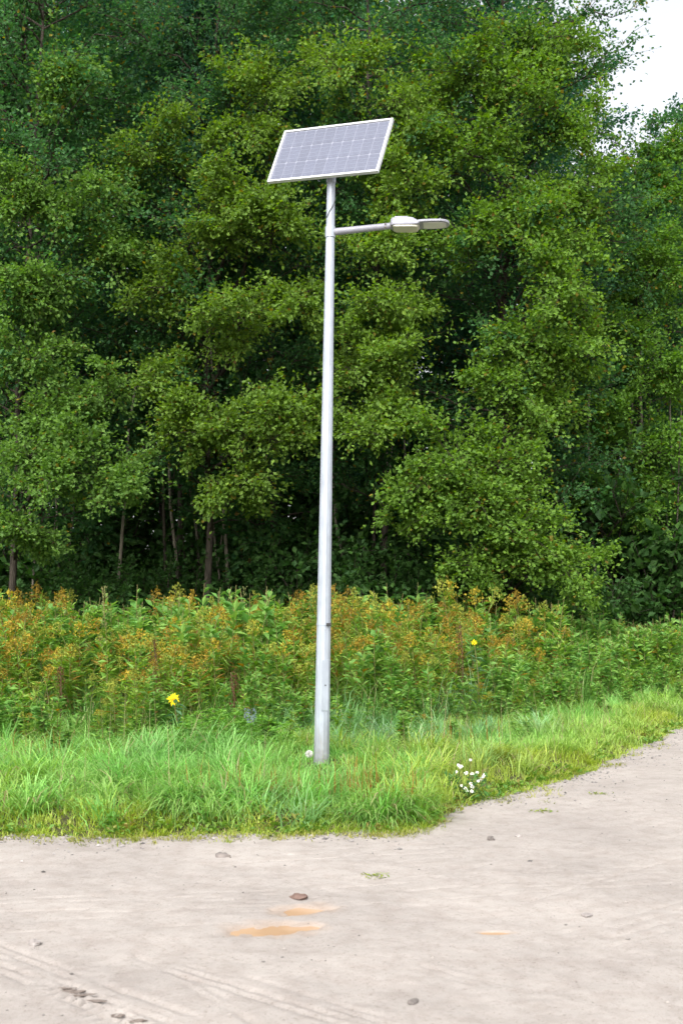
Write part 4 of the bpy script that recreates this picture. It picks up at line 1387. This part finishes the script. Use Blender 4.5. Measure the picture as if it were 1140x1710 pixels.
mb = MB()
loft(mb, [rrect(0.0, 0.16, -0.02, 0.07), rrect(0.02, 0.215, -0.03, 0.088), rrect(0.20, 0.235, -0.032, 0.095), rrect(0.25, 0.235, -0.030, 0.085), rrect(0.30, 0.23, -0.022, 0.05), rrect(0.33, 0.22, -0.01, 0.03)])
head = bevel(mb.build('luminaire', M['paint'], lamp), 0.006)
mb = MB()            # milky cover bulging under the gear box
loft(mb, [rrect(0.03, 0.17, -0.045, -0.028, 1), rrect(0.06, 0.20, -0.054, -0.028, 1), rrect(0.24, 0.21, -0.056, -0.028, 1), rrect(0.30, 0.17, -0.052, -0.02, 1), rrect(0.325, 0.1, -0.02, -0.012, 1)])
bevel(mb.build('lens_cover', M['lens'], head), 0.008)
mb = MB()            # flat LED paddle with rounded tip
xs_ = [0.28, 0.34, 0.46, 0.56, 0.615, 0.645, 0.66]
ws_ = [0.20, 0.25, 0.27, 0.26, 0.215, 0.15, 0.07]
loft(mb, [rrect(x, w_, 0.0 + (x - .28) * 0.02, 0.04 + (x - .28) * 0.02, 0.94) for x, w_ in zip(xs_, ws_)])
bevel(mb.build('led_panel', M['paint'], head), 0.005)
mb = MB()
loft(mb, [rrect(x, w_ * .82, -0.006 + (x - .28) * 0.02, 0.004 + (x - .28) * 0.02, 1) for x, w_ in zip([0.37, 0.46, 0.55, 0.60, 0.625], [0.22, 0.25, 0.24, 0.20, 0.13])])
mb.build('led_cover', M['led'], head)
mb = MB()
tube(mb, [loc([0.55, 0, 0.04]), loc([0.55, 0, 0.062])], [0.022, 0.020], 12)
tube(mb, [loc([0.55, 0, 0.060]), loc([0.555, 0, 0.105])], [0.008, 0.005], 8)
mb.build('sensor', M['paint'], head, True)
for q in (-1, 1):    # cooling fins along the top of the gear box
    for i in range(3):
        mb = MB(); box(mb, loc([0.12, q * (0.02 + i * 0.028), 0.098]), (0.13, 0.005, 0.010), B)
        mb.build('cooling_fin', M['paint'], head)

# ---- solar panel
yaw, til, rol, PW, PH = -0.398, 1.143, -0.076, 1.209, 0.702
u = np.array([math.cos(yaw), math.sin(yaw), 0]); n0 = np.array([-math.sin(yaw), math.cos(yaw), 0])
v = np.array([0, 0, 1]) * math.sin(til) + n0 * math.cos(til)
u2 = u * math.cos(rol) + v * math.sin(rol); v2 = v * math.cos(rol) - u * math.sin(rol)
nn_ = np.cross(u2, v2)                                            # faces the road
pc = np.array([-0.119, LY, 6.139]) - np.array([LX, LY, base_z])
PB = np.stack([u2, v2, nn_], 1)


def pl(P):
    return pc + np.asarray(P, float) @ PB.T


T_ = 0.035; FR = 0.024
mb = MB(); box(mb, pl([0, 0, -0.012]), (PW - 0.02, PH - 0.02, 0.008), PB)
panel = mb.build('solar_panel', M['backsheet'], lamp)
for (cx_, cy_, sx_, sy_) in ((0, PH / 2 - FR / 2, PW, FR), (0, -PH / 2 + FR / 2, PW, FR), (-PW / 2 + FR / 2, 0, FR, PH - 2 * FR - .001), (PW / 2 - FR / 2, 0, FR, PH - 2 * FR - .001)):
    mb = MB(); box(mb, pl([cx_, cy_, -0.0135]), (sx_, sy_, T_), PB)
    bevel(mb.build('frame_rail', M['alu'], panel), 0.002)
IW, IH = PW - 2 * FR - 0.016, PH - 2 * FR - 0.016
NC, NR = 10, 3
cw, ch = IW / NC, IH / NR
cm = MB()
g = 0.0034
V = []
ch_ = 0.010
for sgx, sgy in ((1, 1), (-1, 1), (-1, -1), (1, -1)):
    A = (sgx * (cw / 2 - g), sgy * (ch / 2 - g * 1.4 - ch_)); Bc = (sgx * (cw / 2 - g - ch_), sgy * (ch / 2 - g * 1.4))
    V += [A, Bc] if sgx * sgy > 0 else [Bc, A]
V = np.array(V)
ring0 = np.c_[V, np.full(8, -0.001)]; ring1 = np.c_[V, np.full(8, 0.001)]
loft(cm, [ring0, ring1])
cell_me = cm.mesh('cell', M['cell'])
bm_ = MB()
for yy in (-0.5, 0.0, 0.5):
    V = np.array([[-cw / 2 + g, yy * ch * .5 - .0013, 0.0016], [cw / 2 - g, yy * ch * .5 - .0013, 0.0016], [cw / 2 - g, yy * ch * .5 + .0013, 0.0016], [-cw / 2 + g, yy * ch * .5 + .0013, 0.0016]])
    bm_.add(V, [[0, 1, 2, 3]])
bus_me = bm_.mesh('busbar', M['backsheet'])
Rm = Matrix([[PB[0][0], PB[0][1], PB[0][2], 0], [PB[1][0], PB[1][1], PB[1][2], 0], [PB[2][0], PB[2][1], PB[2][2], 0], [0, 0, 0, 1]])
for i in range(NC):
    for j in range(NR):
        p = pl([-IW / 2 + cw * (i + .5), -IH / 2 + ch * (j + .5), -0.0065])
        Mx = Matrix.Translation(Vector(p)) @ Rm
        c_ = link('cell', cell_me, panel); c_.matrix_local = Mx
        q_ = link('busbar', bus_me, panel); q_.matrix_local = Matrix.Translation(Vector(p + nn_ * 0.0002)) @ Rm
mb = MB(); box(mb, pl([0, 0.18, -0.045]), (0.13, 0.10, 0.025), PB)
bevel(mb.build('junction_box', M['rubber'], panel), 0.003)
for yy in (-0.2, 0.2):
    mb = MB(); box(mb, pl([0, yy, -0.045]), (0.70, 0.035, 0.028), PB)
    mb.build('support_rail', M['galv'], panel)
mb = MB()
pp = pl([0, -0.2, -0.06]); pq = pl([0, 0.2, -0.06])
tube(mb, [pp, pq], 0.02, 8)
tube(mb, [on_pole(5.80), on_pole(6.02), pl([0, -0.05, -0.06])], [0.048, 0.046, 0.03], 12)
mb.build('bracket', M['galv'], lamp)
